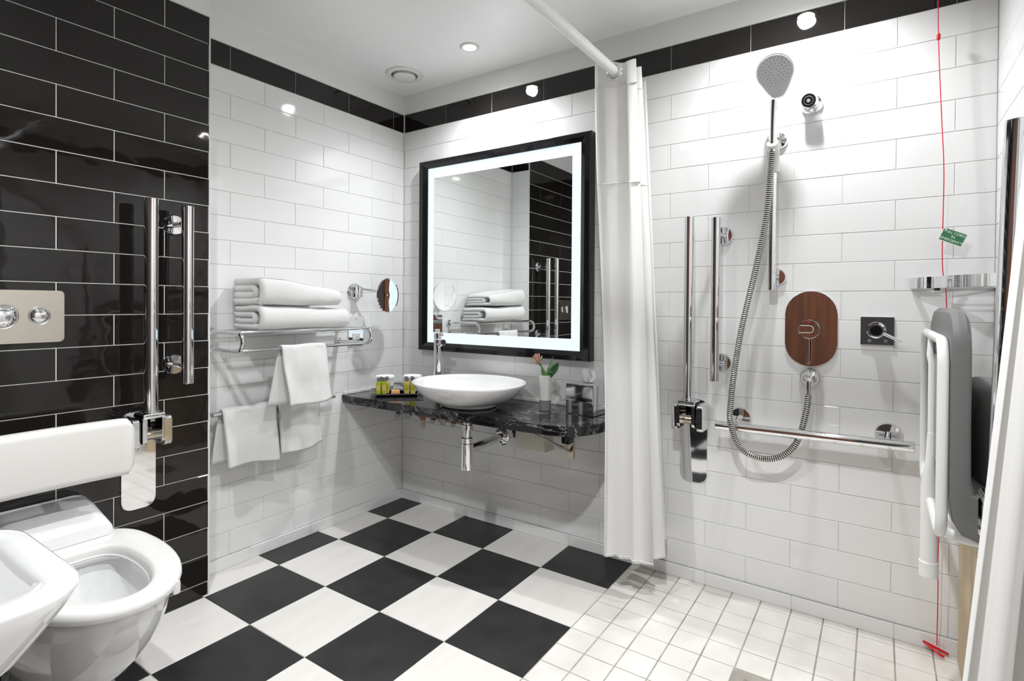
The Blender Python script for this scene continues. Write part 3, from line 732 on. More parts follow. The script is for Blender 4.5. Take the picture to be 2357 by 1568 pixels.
def drape(label, y0, y1, xr, zr, rr_, fl, bl, th_, fwave, seed, top_in=0, bot_shift=0, group='hanging hand towels', backoff=0, bands=None, hem=0):
    bm = BM(); prof = []
    nb, na, nf = 10, 8, 22
    for k in range(nb+1): prof.append((xr-rr_-.001, zr-bl*(1-k/nb), -1, 1-k/nb))
    for k in range(1, na): a = PI-PI*k/na; prof.append((xr+rr_*math.cos(a), zr+rr_*math.sin(a), 0, 0))
    for k in range(nf+1): prof.append((xr+rr_+.001+.012*(k/nf), zr-fl*k/nf, 1, k/nf))
    nyy = 26; G = []
    for (x, z, side, f) in prof:
        row = []
        for j in range(nyy+1):
            s = j/nyy; y = y0+(y1-y0)*s
            if side == 1:
                y += (bot_shift*f) + (.5-s)*top_in*f
                xx = x+fwave*f*(.6+math.sin(s*PI*2.3+seed)) + .010*noise.noise(Vector((s*3, f*2, seed)))
                zz = z+(.010*math.sin(s*4+seed)+hem*(s-.5))*f
                if bands and any(abs(f-bb) < .025 for bb in bands): xx -= .0016
            elif side == -1:
                xx = x-.004*f*math.sin(s*6+seed); y -= backoff*f; zz = z
            else: xx, zz = x, z+.0015*math.sin(s*9+seed)
            row.append(bm.verts.new((xx, y, zz)))
        G.append(row)
    for A, B2 in zip(G, G[1:]):
        for k in range(nyy): bm.faces.new((A[k], A[k+1], B2[k+1], B2[k]))
    bmesh.ops.recalc_face_normals(bm, faces=bm.faces)
    bmesh.ops.solidify(bm, geom=bm.faces[:], thickness=th_)
    es = [e for e in bm.edges if e.calc_face_angle(0) > 1.2]
    bmesh.ops.bevel(bm, geom=es, offset=th_*.3, segments=2, affect='EDGES')
    o = obj('hanging_towel', bm, TERRY, angle=180); tag(o, label, 'towel', group); return o
drape('white hand towel hanging from the front rod of the upper shelf', -.903, -.692, XF+.002, ZL, .0155, .235, .235, .007, .012, 2.0, -.0, .018, backoff=.045, bands=(.60, .68), hem=.02)
drape('left white towel over the low rail, nearest the black wall', -1.078, -.852, .085, .663, .0205, .222, .205, .009, .010, .5, .0, .008, backoff=.030)
drape('right white towel over the low rail, below the hanging hand towel', -.838, -.628, .085, .662, .0205, .205, .215, .009, .010, 3.5, .0, .006, backoff=.0, hem=.0)

# ------------------------------------------------------------------ grab bars
def disc_mount(t, c, r, axis, name='wall_rose'):
    obj(name, lathe(BM(), [(.0, .0006), (r, .0006), (r, .006), (r-.004, .012), (.0, .0135)], 40, c, axis, cap0=False, cap1=False), CHROME, t)
t = thing('grab_bar', 'short vertical chrome grab bar on the black tiles beside the wall corner', 'grab bar', (XB, -1.28, 1.13))
m = BM(); cyl(m, (XB+.092, -1.279, .823), (XB+.092, -1.279, 1.444), .0195, 32, .0015); obj('tube', m, CHROME, t)
for z in (1.384, .885):
    disc_mount(t, (XB, -1.283, z), .037, 'x'); m = BM(); tube(m, [(XB+.012, -1.283, z), (XB+.085, -1.281, z)], .010, 18); obj('post', m, CHROME, t)
t = thing('grab_bar', 'short vertical chrome grab bar on the white shower wall beside the curtain', 'grab bar', (1.742, 0, 1.13))
m = BM(); cyl(m, (1.741, -.092, .823), (1.741, -.092, 1.442), .0170, 32, .0015); obj('tube', m, CHROME, t)
for z in (1.381, .887):
    disc_mount(t, (1.748, 0, z), .037, '-y'); m = BM(); tube(m, [(1.748, -.012, z), (1.742, -.085, z)], .010, 18); obj('post', m, CHROME, t)
t = thing('grab_bar', 'horizontal chrome grab bar low on the shower wall', 'grab bar', (2.05, 0, .66))
m = BM(); cyl(m, (1.746, -.085, .656), (2.354, -.085, .664), .0175, 32, .0015); obj('tube', m, CHROME, t)
for x in (1.818, 2.285):
    disc_mount(t, (x, 0, .680), .040, '-y'); m = BM(); tube(m, smooth_path([(x, -.012, .682), (x-.002, -.05, .672), (x-.002, -.082, .662)], 4), .010, 18); obj('post', m, CHROME, t)
# drop-down rails
def drop_rail(P, ex, ey, label, r=.0215, lean=(0, 0), plate=True, z_top=1.452):
    """P: wall point under the rail; ex: unit along wall (x of plate), ey: unit out of wall"""
    ex = Vector(ex); ey = Vector(ey); P = Vector(P)
    B = Matrix.Identity(4)
    for i in range(3): B[i][0] = ex[i]; B[i][1] = ey[i]; B[i][2] = (0, 0, 1)[i]; B[i][3] = P[i]
    t = thing('drop_down_rail', label, 'grab rail', tuple(P+Vector((0, 0, .4))), 'fold-up support rails')
    def O(name, bm, m=CHROME): bm.transform(B); return obj(name, bm, m, t)
    O('back_plate', prism(BM(), rrect(-.052, .400, .052, .735, .030, 8), lambda u, v, d: (u, d, v), .0006, .006, .0015))
    for s in (-1, 1):
        O('cheek', prism(BM(), rrect(.0, .625, .105, .725, .012, 5), lambda u, v, d, s=s: (d, u+.006, v), s*.048-.011, s*.048+.011, .004))
    O('hinge_yoke', prism(BM(), rrect(.045, .640, .125, .735, .014, 5), lambda u, v, d: (d, u, v), .022, .034, .002))
    O('hinge_yoke', prism(BM(), rrect(.045, .640, .125, .735, .014, 5), lambda u, v, d: (d, u, v), -.034, -.022, .002))
    bm = BM(); box(bm, (-.034, .050, .722), (.034, .125, .742), .006); O('hinge_bridge', bm)
    bm = BM(); cyl(bm, (-.037, .075, .662), (.037, .075, .662), .017, 24); O('hinge_pin', bm, GOLDC)
    bm = BM(); cyl(bm, (lean[0]*.0, .095+.0, .735), (lean[0], .095+lean[1], z_top), r, 32, .0015); O('rail_tube', bm)
    O('collar', lathe(BM(), [(r, .742), (r+.003, .742), (r+.003, .748), (r, .749)], 32, (0, .095, 0), cap0=False, cap1=False))
    return t
drop_rail((XB, -1.395, 0), (0, -1, 0), (1, 0, 0), 'folded-up chrome drop rail on the black tiles beside the toilet')
drop_rail((1.642, 0, 0), (1, 0, 0), (0, -1, 0), 'folded-up chrome drop rail on the shower wall next to the curtain', r=.0185)
drop_rail((LX, -.80, 0), (0, 1, 0), (-1, 0, 0), 'folded-up chrome drop rail on the right wall half behind the near curtain', r=.0205, lean=(0.0, -.018), z_top=1.475)

# ------------------------------------------------------------------ flush plate
t = thing('flush_plate', 'brushed metal dual flush plate on the black tiles above the toilet', 'flush plate', (XB, -1.705, 1.06))
obj('plate', prism(BM(), rrect(-1.815, .984, -1.601, 1.141, .010, 5), YZ, XB+.0006, XB+.0085, .0025), NICKEL, t)
for y, r in ((-1.661, .0235), (-1.745, .034)):
    obj('button_ring', lathe(BM(), [(r, .0085), (r+.003, .010), (r+.0035, .0085)], 40, (XB, y, 1.065), 'x', cap0=False, cap1=False), CHROME_D, t)
    obj('button', lathe(BM(), [(r, .0075)]+[(r*math.cos(a), .0085+r*.38*math.sin(a)) for a in [PI/2*k/8 for k in range(0, 9)]], 40, (XB, y, 1.065), 'x', cap0=False, cap1=False), CHROME, t, angle=180)

# ------------------------------------------------------------------ toilet back rest
t = thing('toilet_support_cushion', 'white padded backrest fixed above the toilet', 'backrest', (XB, -1.68, .66))
bm = BM(); Y0, Y1 = -1.86, -1.487; ny = 24; rings = []
for j in range(ny+1):
    s = j/ny; y = Y0+(Y1-Y0)*s; e = min(s, 1-s)*(Y1-Y0); rr_ = .022
    k_ = 0 if e > rr_ else rr_-math.sqrt(max(0, rr_**2-(rr_-e)**2))
    bow = .014*(1-(2*s-1)**2)
    x0 = .318-bow; x1 = .372-bow; z0 = .580+k_; z1 = .752-k_
    ring = rrect(x0+k_*.4, z0, x1-k_*.4, z1, .020, 5)
    rings.append([bm.verts.new((x, y, z)) for x, z in ring])
for A, B2 in zip(rings, rings[1:]):
    for q in range(len(A)): bm.faces.new((A[q], A[(q+1) % len(A)], B2[(q+1) % len(A)], B2[q]))
bm.faces.new(rings[0]); bm.faces.new(rings[-1][::-1]); obj('pad', bm, PADW, t, angle=60)
for y in (-1.52, -1.82):
    m = BM(); tube(m, [(XB+.010, y, .665), (.318, y, .665)], .014, 20); obj('arm', m, CHROME, t)
    m = BM(); box(m, (XB+.0006, y-.035, .615), (XB+.010, y+.035, .715), .004); obj('wall_plate', m, CHROME, t)
    m = BM(); box(m, (.300, y-.028, .630), (.317, y+.028, .700), .004); obj('bracket', m, RUBBER, t)

# ------------------------------------------------------------------ toilet
TY = -1.665
t = thing('toilet', 'white wall-side toilet with an open seat below the backrest', 'toilet', (.45, TY, 0))
def dshape(xb, xf, hw, n=48, p=2.3):
    """rounded D: flat-ish back at xb, round front at xf"""
    out = []; xm = xb+(xf-xb)*.36
    for k in range(n):
        a = 2*PI*k/n; c, s = math.cos(a), math.sin(a)
        if c >= 0: x = xm+(xf-xm)*abs(c)**(2/2.15); y = hw*math.copysign(abs(s)**(2/2.15), s)
        else: x = xm-(xm-xb)*abs(c)**(2/3.6); y = hw*math.copysign(abs(s)**(2/3.6), s)*(1-.06*abs(c))
        out.append((x, TY+y))
    return out
def loft(bm, secs, cap0=True, cap1=True):
    R = [[bm.verts.new((x, y, z)) for x, y in s] for s, z in secs]
    for A, B2 in zip(R, R[1:]):
        n = len(A)
        for k in range(n): bm.faces.new((A[k], A[(k+1) % n], B2[(k+1) % n], B2[k]))
    if cap0: bm.faces.new(R[0][::-1])
    if cap1: bm.faces.new(R[-1])
    return bm
bm = BM()
loft(bm, [(dshape(XB+.012, .565, .105), .001), (dshape(XB+.012, .57, .108), .03), (dshape(XB+.012, .575, .105), .08), (dshape(XB+.012, .615, .117), .125), (dshape(XB+.012, .675, .134), .165), (dshape(XB+.012, .725, .150), .21),
          (dshape(XB+.012, .775, .165), .265), (dshape(XB+.012, .810, .174), .32), (dshape(XB+.012, .826, .178), .365), (dshape(XB+.012, .830, .179), .386), (dshape(XB+.016, .822, .174), .391),
          (dshape(.44, .780, .108), .391), (dshape(.44, .778, .107), .384), (dshape(.425, .800, .122), .372), (dshape(.43, .795, .118), .345), (dshape(.45, .765, .102), .30), (dshape(.47, .72, .082), .25), (dshape(.50, .66, .055), .215), (dshape(.53, .61, .03), .20)], True, True)
obj('bowl', bm, CERAMIC, t, angle=60)
bm = BM()
loft(bm, [(dshape(.30, .845, .184), .3925), (dshape(.298, .849, .187), .402), (dshape(.299, .848, .186), .410), (dshape(.301, .844, .183), .4155), (dshape(.305, .839, .179), .4185), (dshape(.311, .832, .174), .4195), (dshape(.418, .802, .114), .4190), (dshape(.424, .796, .109), .4172), (dshape(.428, .791, .105), .4130), (dshape(.430, .788, .102), .407), (dshape(.430, .788, .102), .3945), (dshape(.436, .78, .098), .3925)], False, False)
obj('seat', bm, PLAST, t, angle=50)
# raised back shroud behind the seat
prof = [(XB+.0035, .425), (XB+.0035, .498), (.185, .503), (.250, .494), (.320, .474), (.352, .464), (.366, .452), (.370, .435), (.372, .4205), (.30, .4202)]
bm = BM(); ny = 22; rings = []
for j in range(ny+1):
    s = j/ny; y = TY-.122+.244*s; e = min(s, 1-s)*.244; rr_ = .035
    k_ = 0 if e > rr_ else 1-math.sqrt(max(0, 1-((rr_-e)/rr_)**2))
    rings.append([bm.verts.new((XB+.0035+(x-XB-.0035)*(1-.05*k_), y, .4203+(z-.4203)*(1-.42*k_))) for x, z in prof])
for A, B2 in zip(rings, rings[1:]):
    for q in range(len(A)): bm.faces.new((A[q], A[(q+1) % len(A)], B2[(q+1) % len(A)], B2[q]))
bm.faces.new(rings[0]); bm.faces.new(rings[-1][::-1]); obj('back_shroud', bm, CERAMIC, t, angle=35)
m = BM(); prism(m, rrect(-1.575, .378, -1.557, .412, .006, 4), YZ, .788, .807, .003); obj('lift_tab', m, PLAST, t)

# ------------------------------------------------------------------ wash basin at the lower left
t = thing('wash_basin', 'white rectangular hand basin with rounded corners in the near left corner', 'basin', (.985, -2.1, .46))
def rr_sec(x0, x1, y0, y1, r, n=7): return rrect(x0, y0, x1, y1, r, n)
bm = BM(); Yw = YS+.002
secs = [(rr_sec(.86, 1.10, Yw, -2.06, .08), .44), (rr_sec(.84, 1.125, Yw, -2.00, .09), .475), (rr_sec(.79, 1.175, Yw, -1.925, .10), .545), (rr_sec(.765, 1.193, Yw, -1.875, .10), .612),
        (rr_sec(.757, 1.200, Yw, -1.862, .10), .638), (rr_sec(.760, 1.197, Yw+.001, -1.866, .097), .648), (rr_sec(.768, 1.189, Yw+.005, -1.874, .090), .6515),
        (rr_sec(.805, 1.152, -2.25, -1.908, .062), .650), (rr_sec(.812, 1.144, -2.245, -1.918, .055), .642), (rr_sec(.825, 1.140, -2.23, -1.935, .05), .60), (rr_sec(.85, 1.11, -2.2, -1.965, .05), .555), (rr_sec(.91, 1.05, -2.13, -2.02, .05), .54)]
loft(bm, secs, True, True); obj('bowl', bm, CERAMIC, t, angle=50)
obj('waste', lathe(BM(), [(.022, .5405), (.020, .543), (.0, .543)], 24, (.98, -2.07, 0), cap0=False, cap1=False), CHROME, t)
m = BM(); cyl(m, (.985, -2.315, .652), (.985, -2.315, .75), .020, 24, .002); obj('tap_body', m, CHROME, t)
m = BM(); tube(m, smooth_path([(.985, -2.315, .735), (.985, -2.26, .75), (.985, -2.20, .735)], 5), .011, 16); obj('tap_spout', m, CHROME, t)

# ------------------------------------------------------------------ shower rod and curtains
RX, RZ, RY = 1.417, 1.990, -1.30
t = thing('curtain_rod', 'white round shower curtain rod running from the back wall', 'curtain rod', (RX, 0, RZ))
m = BM(); pts = [Vector((RX, -.004, RZ)), Vector((RX, -.3, RZ)), Vector((RX, -.8, RZ)), Vector((RX, RY+.10, RZ))]+arc((RX+.10, RY+.10, RZ), 180, 270, 8, (1, 0, 0), (0, 1, 0), .10)[1:]+[Vector((LX-.002, RY, RZ))]
tube(m, pts, .0185, 24); obj('rod_tube', m, RODW, t)
obj('wall_flange', lathe(BM(), [(.0, .0006), (.036, .0006), (.036, .006), (.0, .008)], 28, (LX, RY, RZ), '-x', cap0=False, cap1=False), RODW, t)

def zig(n, per):
    """accordion path 0..n pleats -> list of (side -1..1, depth 0..1)"""
    out = []
    for i in range(n*per+1):
        s = i/per; k = int(s); f = s-k
        tri = math.sin((f-.5)*PI)
        tri = math.copysign(abs(tri)**.75, tri)
        out.append((tri if k % 2 == 0 else -tri, s/n))
    return out
# first curtain: bunched against the back wall; front panel faces the room
path = zig(8, 10)
t = thing('shower_curtain', 'white fabric shower curtain bunched near the back wall beside the vanity', 'curtain', (1.50, -.30, .2))
ztop, zb0 = 2.036, .140; nz_ = 70
def pn1(side, dep, v):
    z = ztop+(zb0-ztop)*v
    g = min(1, max(0, v/.75)); g = g*g*(3-2*g)
    yf = -.306
    q = (side+1)/2
    y = yf+(-.030-yf)*dep
    ay = abs(y)
    xl = 1.336+.048*g+.003*v
    xr = max(1.452, 1.404+.385*ay)*(1-v)+(1.530+.34*ay)*v
    if dep < .12: xr -= .055*v+.045
    elif dep < .25: xr -= .030*v+.020
    x = xl+(max(xr, xl+.03)-xl)*q
    x += .007*math.sin(v*9+dep*11)*(.3+g)*(1-abs(side)) + .0025*math.sin(q*22+dep*5)*g
    y += .011*math.sin(q*15+dep*31+v*2)*(.35+.65*g) + .0025*math.sin(q*37+dep*9)
    y = min(y, -.016)
    if v > .9: z += .010*math.sin(dep*14+q*2)*(v-.9)*10 + .020*dep*(v-.9)*10
    if v < .05: z += .010*math.sin(dep*25+q*3)*(.05-v)*20
    return Vector((x, y, z))
bm = BM(); G = [[bm.verts.new(pn1(s, d_, j/nz_)) for s, d_ in path] for j in range(nz_+1)]
for A, B2 in zip(G, G[1:]):
    for k in range(len(A)-1): bm.faces.new((A[k], A[k+1], B2[k+1], B2[k]))
obj('cloth', bm, CLOTH, t, angle=180)
for v, nm in ((.048, 'heading_seam'), (.245, 'snap_seam'), (.995, 'hem')):
    bm = BM(); tube(bm, [pn1(s, d_, v)+Vector((0, -.001, 0)) for s, d_ in path[:45]], .0022, 6); obj(nm, bm, CLOTH, t)
bm = BM(); tube(bm, [pn1(.93, .03, .25+.74*k/30)+Vector((0, -.002, 0)) for k in range(31)], .0018, 6); obj('side_seam', bm, CLOTH, t)
for k in range(6):
    v = .255; p = pn1(-.8+.3*k, .02+.015*k, v); 
for k in range(4):
    y = -.309+.037*k
    bm = BM(); pts = arc((RX+.002, y, RZ-.002), 0, 360, 24, (1, 0, 0), (0, 0, 1), .0265)[:-1]; tube(bm, pts, .0052, 10, closed=True); obj('eyelet', bm, CHROME, t)
# second curtain, near right
t = thing('shower_curtain', 'white fabric shower curtain hanging in the foreground at the right edge', 'curtain', (2.46, RY, .06))
path2 = []
for i in range(141):
    s = i/140; path2.append(s)
def pn2(s, v):
    z = 2.02-1.95*v
    xl = 2.450-.155*v**1.15
    x = xl+(2.540-xl)*s
    amp = .030+.020*v
    y = RY+amp*math.sin(s*2*PI*4.5-.9+.5*v)+.006*math.sin(s*30+v*3)
    x += .010*math.cos(s*2*PI*4.5-.4)*(1-s)
    return Vector((x, y, z))
bm = BM(); G = [[bm.verts.new(pn2(s, j/40)) for s in path2] for j in range(41)]
for A, B2 in zip(G, G[1:]):
    for k in range(len(A)-1): bm.faces.new((A[k], A[k+1], B2[k+1], B2[k]))
obj('cloth', bm, CLOTH, t, angle=180)
for k in range(5):
    x = 2.455+.019*k
    bm = BM(); pts = arc((x, RY, RZ-.002), 0, 360, 24, (0, 1, 0), (0, 0, 1), .0265)[:-1]; tube(bm, pts, .0052, 10, closed=True); obj('eyelet', bm, CHROME, t)

# ------------------------------------------------------------------ shower fittings on the back wall
SX = 1.930
t = thing('shower_riser_rail', 'vertical chrome riser rail holding the hand shower', 'shower rail', (SX, 0, 1.45))
m = BM(); cyl(m, (SX, -.062, 1.166), (SX, -.062, 1.850), .0140, 28, .001); obj('rail', m, CHROME, t)
for z in (1.720, 1.216):
    disc_mount(t, (SX+.010, 0, z), .032, '-y'); m = BM(); tube(m, [(SX+.010, -.012, z), (SX+.002, -.055, z)], .009, 16); obj('post', m, CHROME, t)
bm = BM(); lathe(bm, [(.0145, 1.592), (.0205, 1.592), (.0225, 1.60), (.0225, 1.69), (.020, 1.705), (.0145, 1.705)], 28, (SX, -.062, 0), cap0=False, cap1=False); obj('slider', bm, SLEEVE, t)
m = BM(); tube(m, [(SX+.004, -.078, 1.672), (SX+.004, -.104, 1.690)], .019, 24); obj('cradle', m, SLEEVE, t)
# hand shower
t = thing('hand_shower', 'round chrome hand shower head on the riser rail', 'shower head', (SX+.005, -.1, 1.70))
hp = smooth_path([(SX+.004, -.096, 1.690), (SX+.006, -.104, 1.75), (SX+.009, -.114, 1.80), (SX+.012, -.124, 1.836)], 5)
m = BM(); tube(m, hp, .011, 20, radii=[.0095+.0035*i/(len(hp)-1) for i in range(len(hp))]); obj('handle', m, CHROME, t)
HC = Vector((SX+.017, -.150, 1.922)); hn = (CAM+Vector((-.3, 0, -.55))-HC).normalized()
zax = hn; upv = Vector((-.05, 0, 1)); yax = (upv-upv.dot(zax)*zax).normalized(); xax = yax.cross(zax)
Mh = Matrix(((xax.x, yax.x, zax.x, HC.x), (xax.y, yax.y, zax.y, HC.y), (xax.z, yax.z, zax.z, HC.z), (0, 0, 0, 1)))
def headshape(R, n=60):
    out = []
    for k in range(n):
        a = 2*PI*k/n-PI/2
        d_ = abs((a+PI/2+PI) % (2*PI)-PI)   # angle from straight down
        r = R
        if d_ < 1.0: r = R*(1+.62*(.5+.5*math.cos(d_/1.0*PI))**1.0)
        x, y = r*math.cos(a), r*math.sin(a)
        if d_ < .8: x *= (.55+.45*(d_/.8))
        y = max(y, -R*1.50)
        out.append((x, y))
    return out
bm = BM(); loft_ = [(headshape(.044), -.020), (headshape(.056), -.013), (headshape(.060), -.004), (headshape(.0605), .001), (headshape(.0585), .0025)]
loft(bm, loft_, True, True); bm.transform(Mh); obj('head_shell', bm, CHROME, t, angle=50)
bm = BM(); loft(bm, [(headshape(.0575), .0022), (headshape(.0565), .0042)], True, True); bm.transform(Mh); obj('spray_face', bm, FACEG, t, angle=40)
bm = BM()
for ring_, (rad, cnt_) in enumerate(((.012, 6), (.021, 10), (.030, 16), (.039, 20), (.048, 24))):
    for k in range(cnt_):
        a = 2*PI*k/cnt_+ring_*.3
        lathe(bm, [(.0013, 0), (.0011, .0016), (.0, .0016)], 8, (rad*math.cos(a), rad*math.sin(a), .0042), cap0=False, cap1=False)
bm.transform(Mh); o = obj('nozzles', bm, NOZ, t); o['kind'] = 'stuff'
# hose
t = thing('shower_hose', 'long ribbed black and silver shower hose looping down the wall', 'hose', (1.9, -.08, .55))
hpts = smooth_path([(SX+.003, -.094, 1.672), (SX-.002, -.092, 1.60), (1.915, -.088, 1.431), (1.880, -.085, 1.243), (1.833, -.085, 1.019), (1.8075, -.085, .84), (1.803, -.105, .75), (1.806, -.118, .677), (1.839, -.105, .588), (1.905, -.085, .556), (1.973, -.080, .574), (2.022, -.075, .636), (2.046, -.062, .738), (2.052, -.052, .800)], 24)
# resample evenly
Ls = [0]
for a, b2 in zip(hpts, hpts[1:]): Ls.append(Ls[-1]+(b2-a).length)
step = .0018; nS = int(Ls[-1]/step); rs = []; i = 0
for k in range(nS+1):
    s = k*step
    while i < len(Ls)-2 and Ls[i+1] < s: i += 1
    f = (s-Ls[i])/max(1e-9, Ls[i+1]-Ls[i]); rs.append(hpts[i].lerp(hpts[i+1], f))
rad = [(.0114 if (k % 4) in (1, 2) else .0100) for k in range(len(rs))]
bm = BM(); tube(bm, rs, .008, 10, radii=rad, mi=lambda i: 0 if (i % 4) in (0, 1) else 1)
obj('ribbed_sleeve', bm, None, t, mats=[HOSEW, HOSEB], angle=180)
m = BM(); cyl(m, (SX+.003, -.094, 1.660), (SX+.004, -.096, 1.692), .0105, 20); obj('end_nut', m, CHROME, t)
m = BM(); cyl(m, (2.052, -.052, .792), (2.052, -.050, .822), .0105, 20); obj('end_nut', m, CHROME, t)
# wall outlet
t = thing('hose_outlet', 'round chrome hose outlet below the oval shower control', 'outlet', (2.052, 0, .852))
disc_mount(t, (2.052, 0, .852), .035, '-y')
bm = BM(); lathe(bm, [(.030, .012), (.027, .022), (.018, .032), (.0, .036)], 32, (2.052, 0, .852), '-y', cap0=False, cap1=False); obj('dome', bm, CHROME, t)
m = BM(); tube(m, smooth_path([(2.052, -.025, .852), (2.052, -.046, .846), (2.052, -.050, .820)], 5), .012, 20); obj('elbow', m, CHROME, t)
# oval thermostatic control
t = thing('shower_control', 'oval mirror-polished chrome shower control reflecting brown wood', 'shower control', (2.052, 0, 1.028))
def stadium(x0, x1, z0, z1, n=16):
    r = (x1-x0)/2; cx = (x0+x1)/2; out = []
    for k in range(n+1): a = PI*k/n; out.append((cx+r*math.cos(a), z1-r+r*math.sin(a)))
    for k in range(n+1): a = PI+PI*k/n; out.append((cx+r*math.cos(a), z0+r+r*math.sin(a)))
    return out
obj('plate', prism(BM(), stadium(1.969, 2.135, .892, 1.164), XZ, -.0008, -.0075, .0012), CHROME, t, angle=25)
KC = (2.050, 0, 1.028)
obj('knob', lathe(BM(), [(.033, .0076), (.034, .010), (.034, .046), (.0325, .049), (.030, .0485), (.0, .048)], 40, KC, '-y', cap0=False, cap1=False), CHROME, t, angle=30)
m = BM(); box(m, (2.044, -.046, .905), (2.053, -.036, .998), .0015); obj('lever', m, CHROME, t)
m = BM(); tube(m, arc((2.052, -.0495, 1.028), -90, 90, 14, (1, 0, 0), (0, 0, 1), .0125)+[Vector((2.022, -.0495, 1.0405))], .0009, 6); tube(m, [(2.052, -.0495, 1.0155), (2.022, -.0495, 1.0155)], .0009, 6); obj('button_outline', m, PLAST, t)
m = BM(); box(m, (2.044, -.0498, 1.0515), (2.054, -.0488, 1.0550), .0004); obj('red_mark', m, RED, t)
# square diverter control
t = thing('diverter_control', 'square chrome control plate with a round knob and lever', 'shower control', (2.251, 0, 1.027))
obj('plate', prism(BM(), rrect(2.203, .979, 2.299, 1.075, .002, 2), XZ, -.0008, -.0075, .001), CHROME, t, angle=25)
obj('knob', lathe(BM(), [(.027, .0076), (.028, .012), (.026, .016), (.0215, .017), (.0215, .040), (.0205, .043), (.0, .043)], 36, (2.248, 0, 1.030), '-y', cap0=False, cap1=False), CHROME, t, angle=30)
obj('cap', lathe(BM(), [(.0175, .0431), (.017, .0445), (.0, .0445)], 30, (2.248, 0, 1.030), '-y', cap0=False, cap1=False), FRAME, t)
m = BM(); tube(m, [(2.262, -.036, 1.022), (2.318, -.040, .994)], .0042, 12); obj('lever', m, CHROME, t)
for x in (2.229, 2.275): obj('screw', lathe(BM(), [(.0055, .0076), (.005, .0095), (.0, .0095)], 16, (x, 0, .994), '-y', cap0=False, cap1=False), CHROME_D, t)
# body jet
t = thing('body_spray', 'small chrome swivel spray nozzle high on the shower wall', 'shower nozzle', (2.048, 0, 1.835))
obj('rose', lathe(BM(), [(.0, .0006), (.034, .0006), (.036, .004), (.033, .012), (.026, .022), (.0, .026)], 36, (2.048, 0, 1.835), '-y', cap0=False, cap1=False), CHROME, t, angle=50)
bd = Vector((-.05, -.9, .02)).normalized(); c0 = Vector((2.048, -.012, 1.836)); c1 = Vector((2.044, -.056, 1.834))
m = BM(); tube(m, [c0, c0.lerp(c1, .5), c1, c1+Vector((-.001, -.010, -.004))], .02, 28, radii=[.024, .0255, .0255, .0235]); c1 = c1+Vector((-.001, -.010, -.004)); c0 = c1-Vector((-.001, -.010, -.004)); obj('nozzle', m, CHROME, t, angle=60)
dd = (c1-c0).normalized()
m = BM(); tube(m, [c1, c1+dd*.0012], .0205, 28); obj('nozzle_face', m, DARKM, t)
m = BM(); tube(m, [c1+dd*.0012, c1+dd*.0035], .006, 16); obj('nozzle_tip', m, PLAST, t)
m = BM(); pts = arc(c1+dd*.0014, 0, 360, 28, dd.orthogonal().normalized(), dd.cross(dd.orthogonal().normalized()), .0145)[:-1]; tube(m, pts, .0012, 6, closed=True); obj('nozzle_ring', m, KNOBG, t)

# ------------------------------------------------------------------ corner basket
t = thing('corner_shelf', 'chrome corner soap basket in the shower corner', 'shelf', (2.5, -.08, 1.185))
ZS = 1.187
front = [Vector((2.341, -.006, ZS)), Vector((2.352, -.045, ZS)), Vector((2.378, -.072, ZS)), Vector((2.398, -.085, ZS)), Vector((2.425, -.135, ZS)), Vector((2.480, -.205, ZS)), Vector((2.520, -.250, ZS)), Vector((2.547, -.272, ZS))]
fs = smooth_path(front, 5); bm = BM()
R = []
for i, p in enumerate(fs):
    a = fs[max(0, i-1)]; b2 = fs[min(len(fs)-1, i+1)]; d_ = (b2-a).normalized(); nrm = Vector((d_.y, -d_.x, 0)).normalized()
    R.append([bm.verts.new(p+nrm*.002+Vector((0, 0, .018))), bm.verts.new(p+nrm*.002-Vector((0, 0, .018))), bm.verts.new(p-nrm*.002-Vector((0, 0, .018))), bm.verts.new(p-nrm*.002+Vector((0, 0, .018)))])
for A, B2 in zip(R, R[1:]):
    for k in range(4): bm.faces.new((A[k], A[(k+1) % 4], B2[(k+1) % 4], B2[k]))
bm.faces.new(R[0]); bm.faces.new(R[-1][::-1]); obj('front_band', bm, CHROME, t, angle=30)
m = BM(); box(m, (2.341, -.006, ZS-.018), (2.548, -.0015, ZS+.018), .001); obj('back_band', m, CHROME, t)
m = BM(); box(m, (LX-.006, -.272, ZS-.018), (LX-.0015, -.007, ZS+.018), .001); obj('side_band', m, CHROME, t)
for k in range(7):
    f = (k+1)/8; i = int(f*(len(fs)-1)); p = fs[i]
    m = BM(); tube(m, [(p.x+.002, p.y+.002, ZS-.0155), (LX-.004, p.y+.002+(.05 if k < 2 else .0), ZS-.0155)], .0028, 8); obj('wire', m, CHROME, t)
m = BM(); cyl(m, (2.404, -.088, ZS-.026), (2.404, -.088, ZS-.018), .008, 14); obj('foot', m, RUBBER, t)

# ------------------------------------------------------------------ emergency pull cord
t = thing('emergency_cord', 'thin red emergency pull cord hanging beside the shower seat', 'cord', (2.42, -.05, ZC))
m = BM(); tube(m, smooth_path([(2.398, -.05, ZC-.012), (2.402, -.05, 1.964), (2.413, -.05, 1.7), (2.420, -.051, 1.529), (2.419, -.052, 1.25), (2.431, -.050, 1.12), (2.428, -.046, .8), (2.4195, -.044, .378), (2.420, -.040, .2), (2.4195, -.034, .03)], 6), .0014, 8); obj('string', m, RED, t)
obj('ceiling_switch', lathe(BM(), [(.0, -.014), (.028, -.012), (.036, -.0004)], 28, (2.398, -.05, ZC), cap0=False, cap1=False), PLAST, t)
obj('toggle', lathe(BM(), [(.0, -.011), (.0045, -.010), (.0055, .004), (.004, .009), (.0, .010)], 16, (2.402, -.05, 1.963), cap0=False, cap1=False), RED, t)
m = BM(); P3 = [Vector((2.384, -.030, .030)), Vector((2.449, -.030, .010)), Vector((2.424, -.052, .014))]
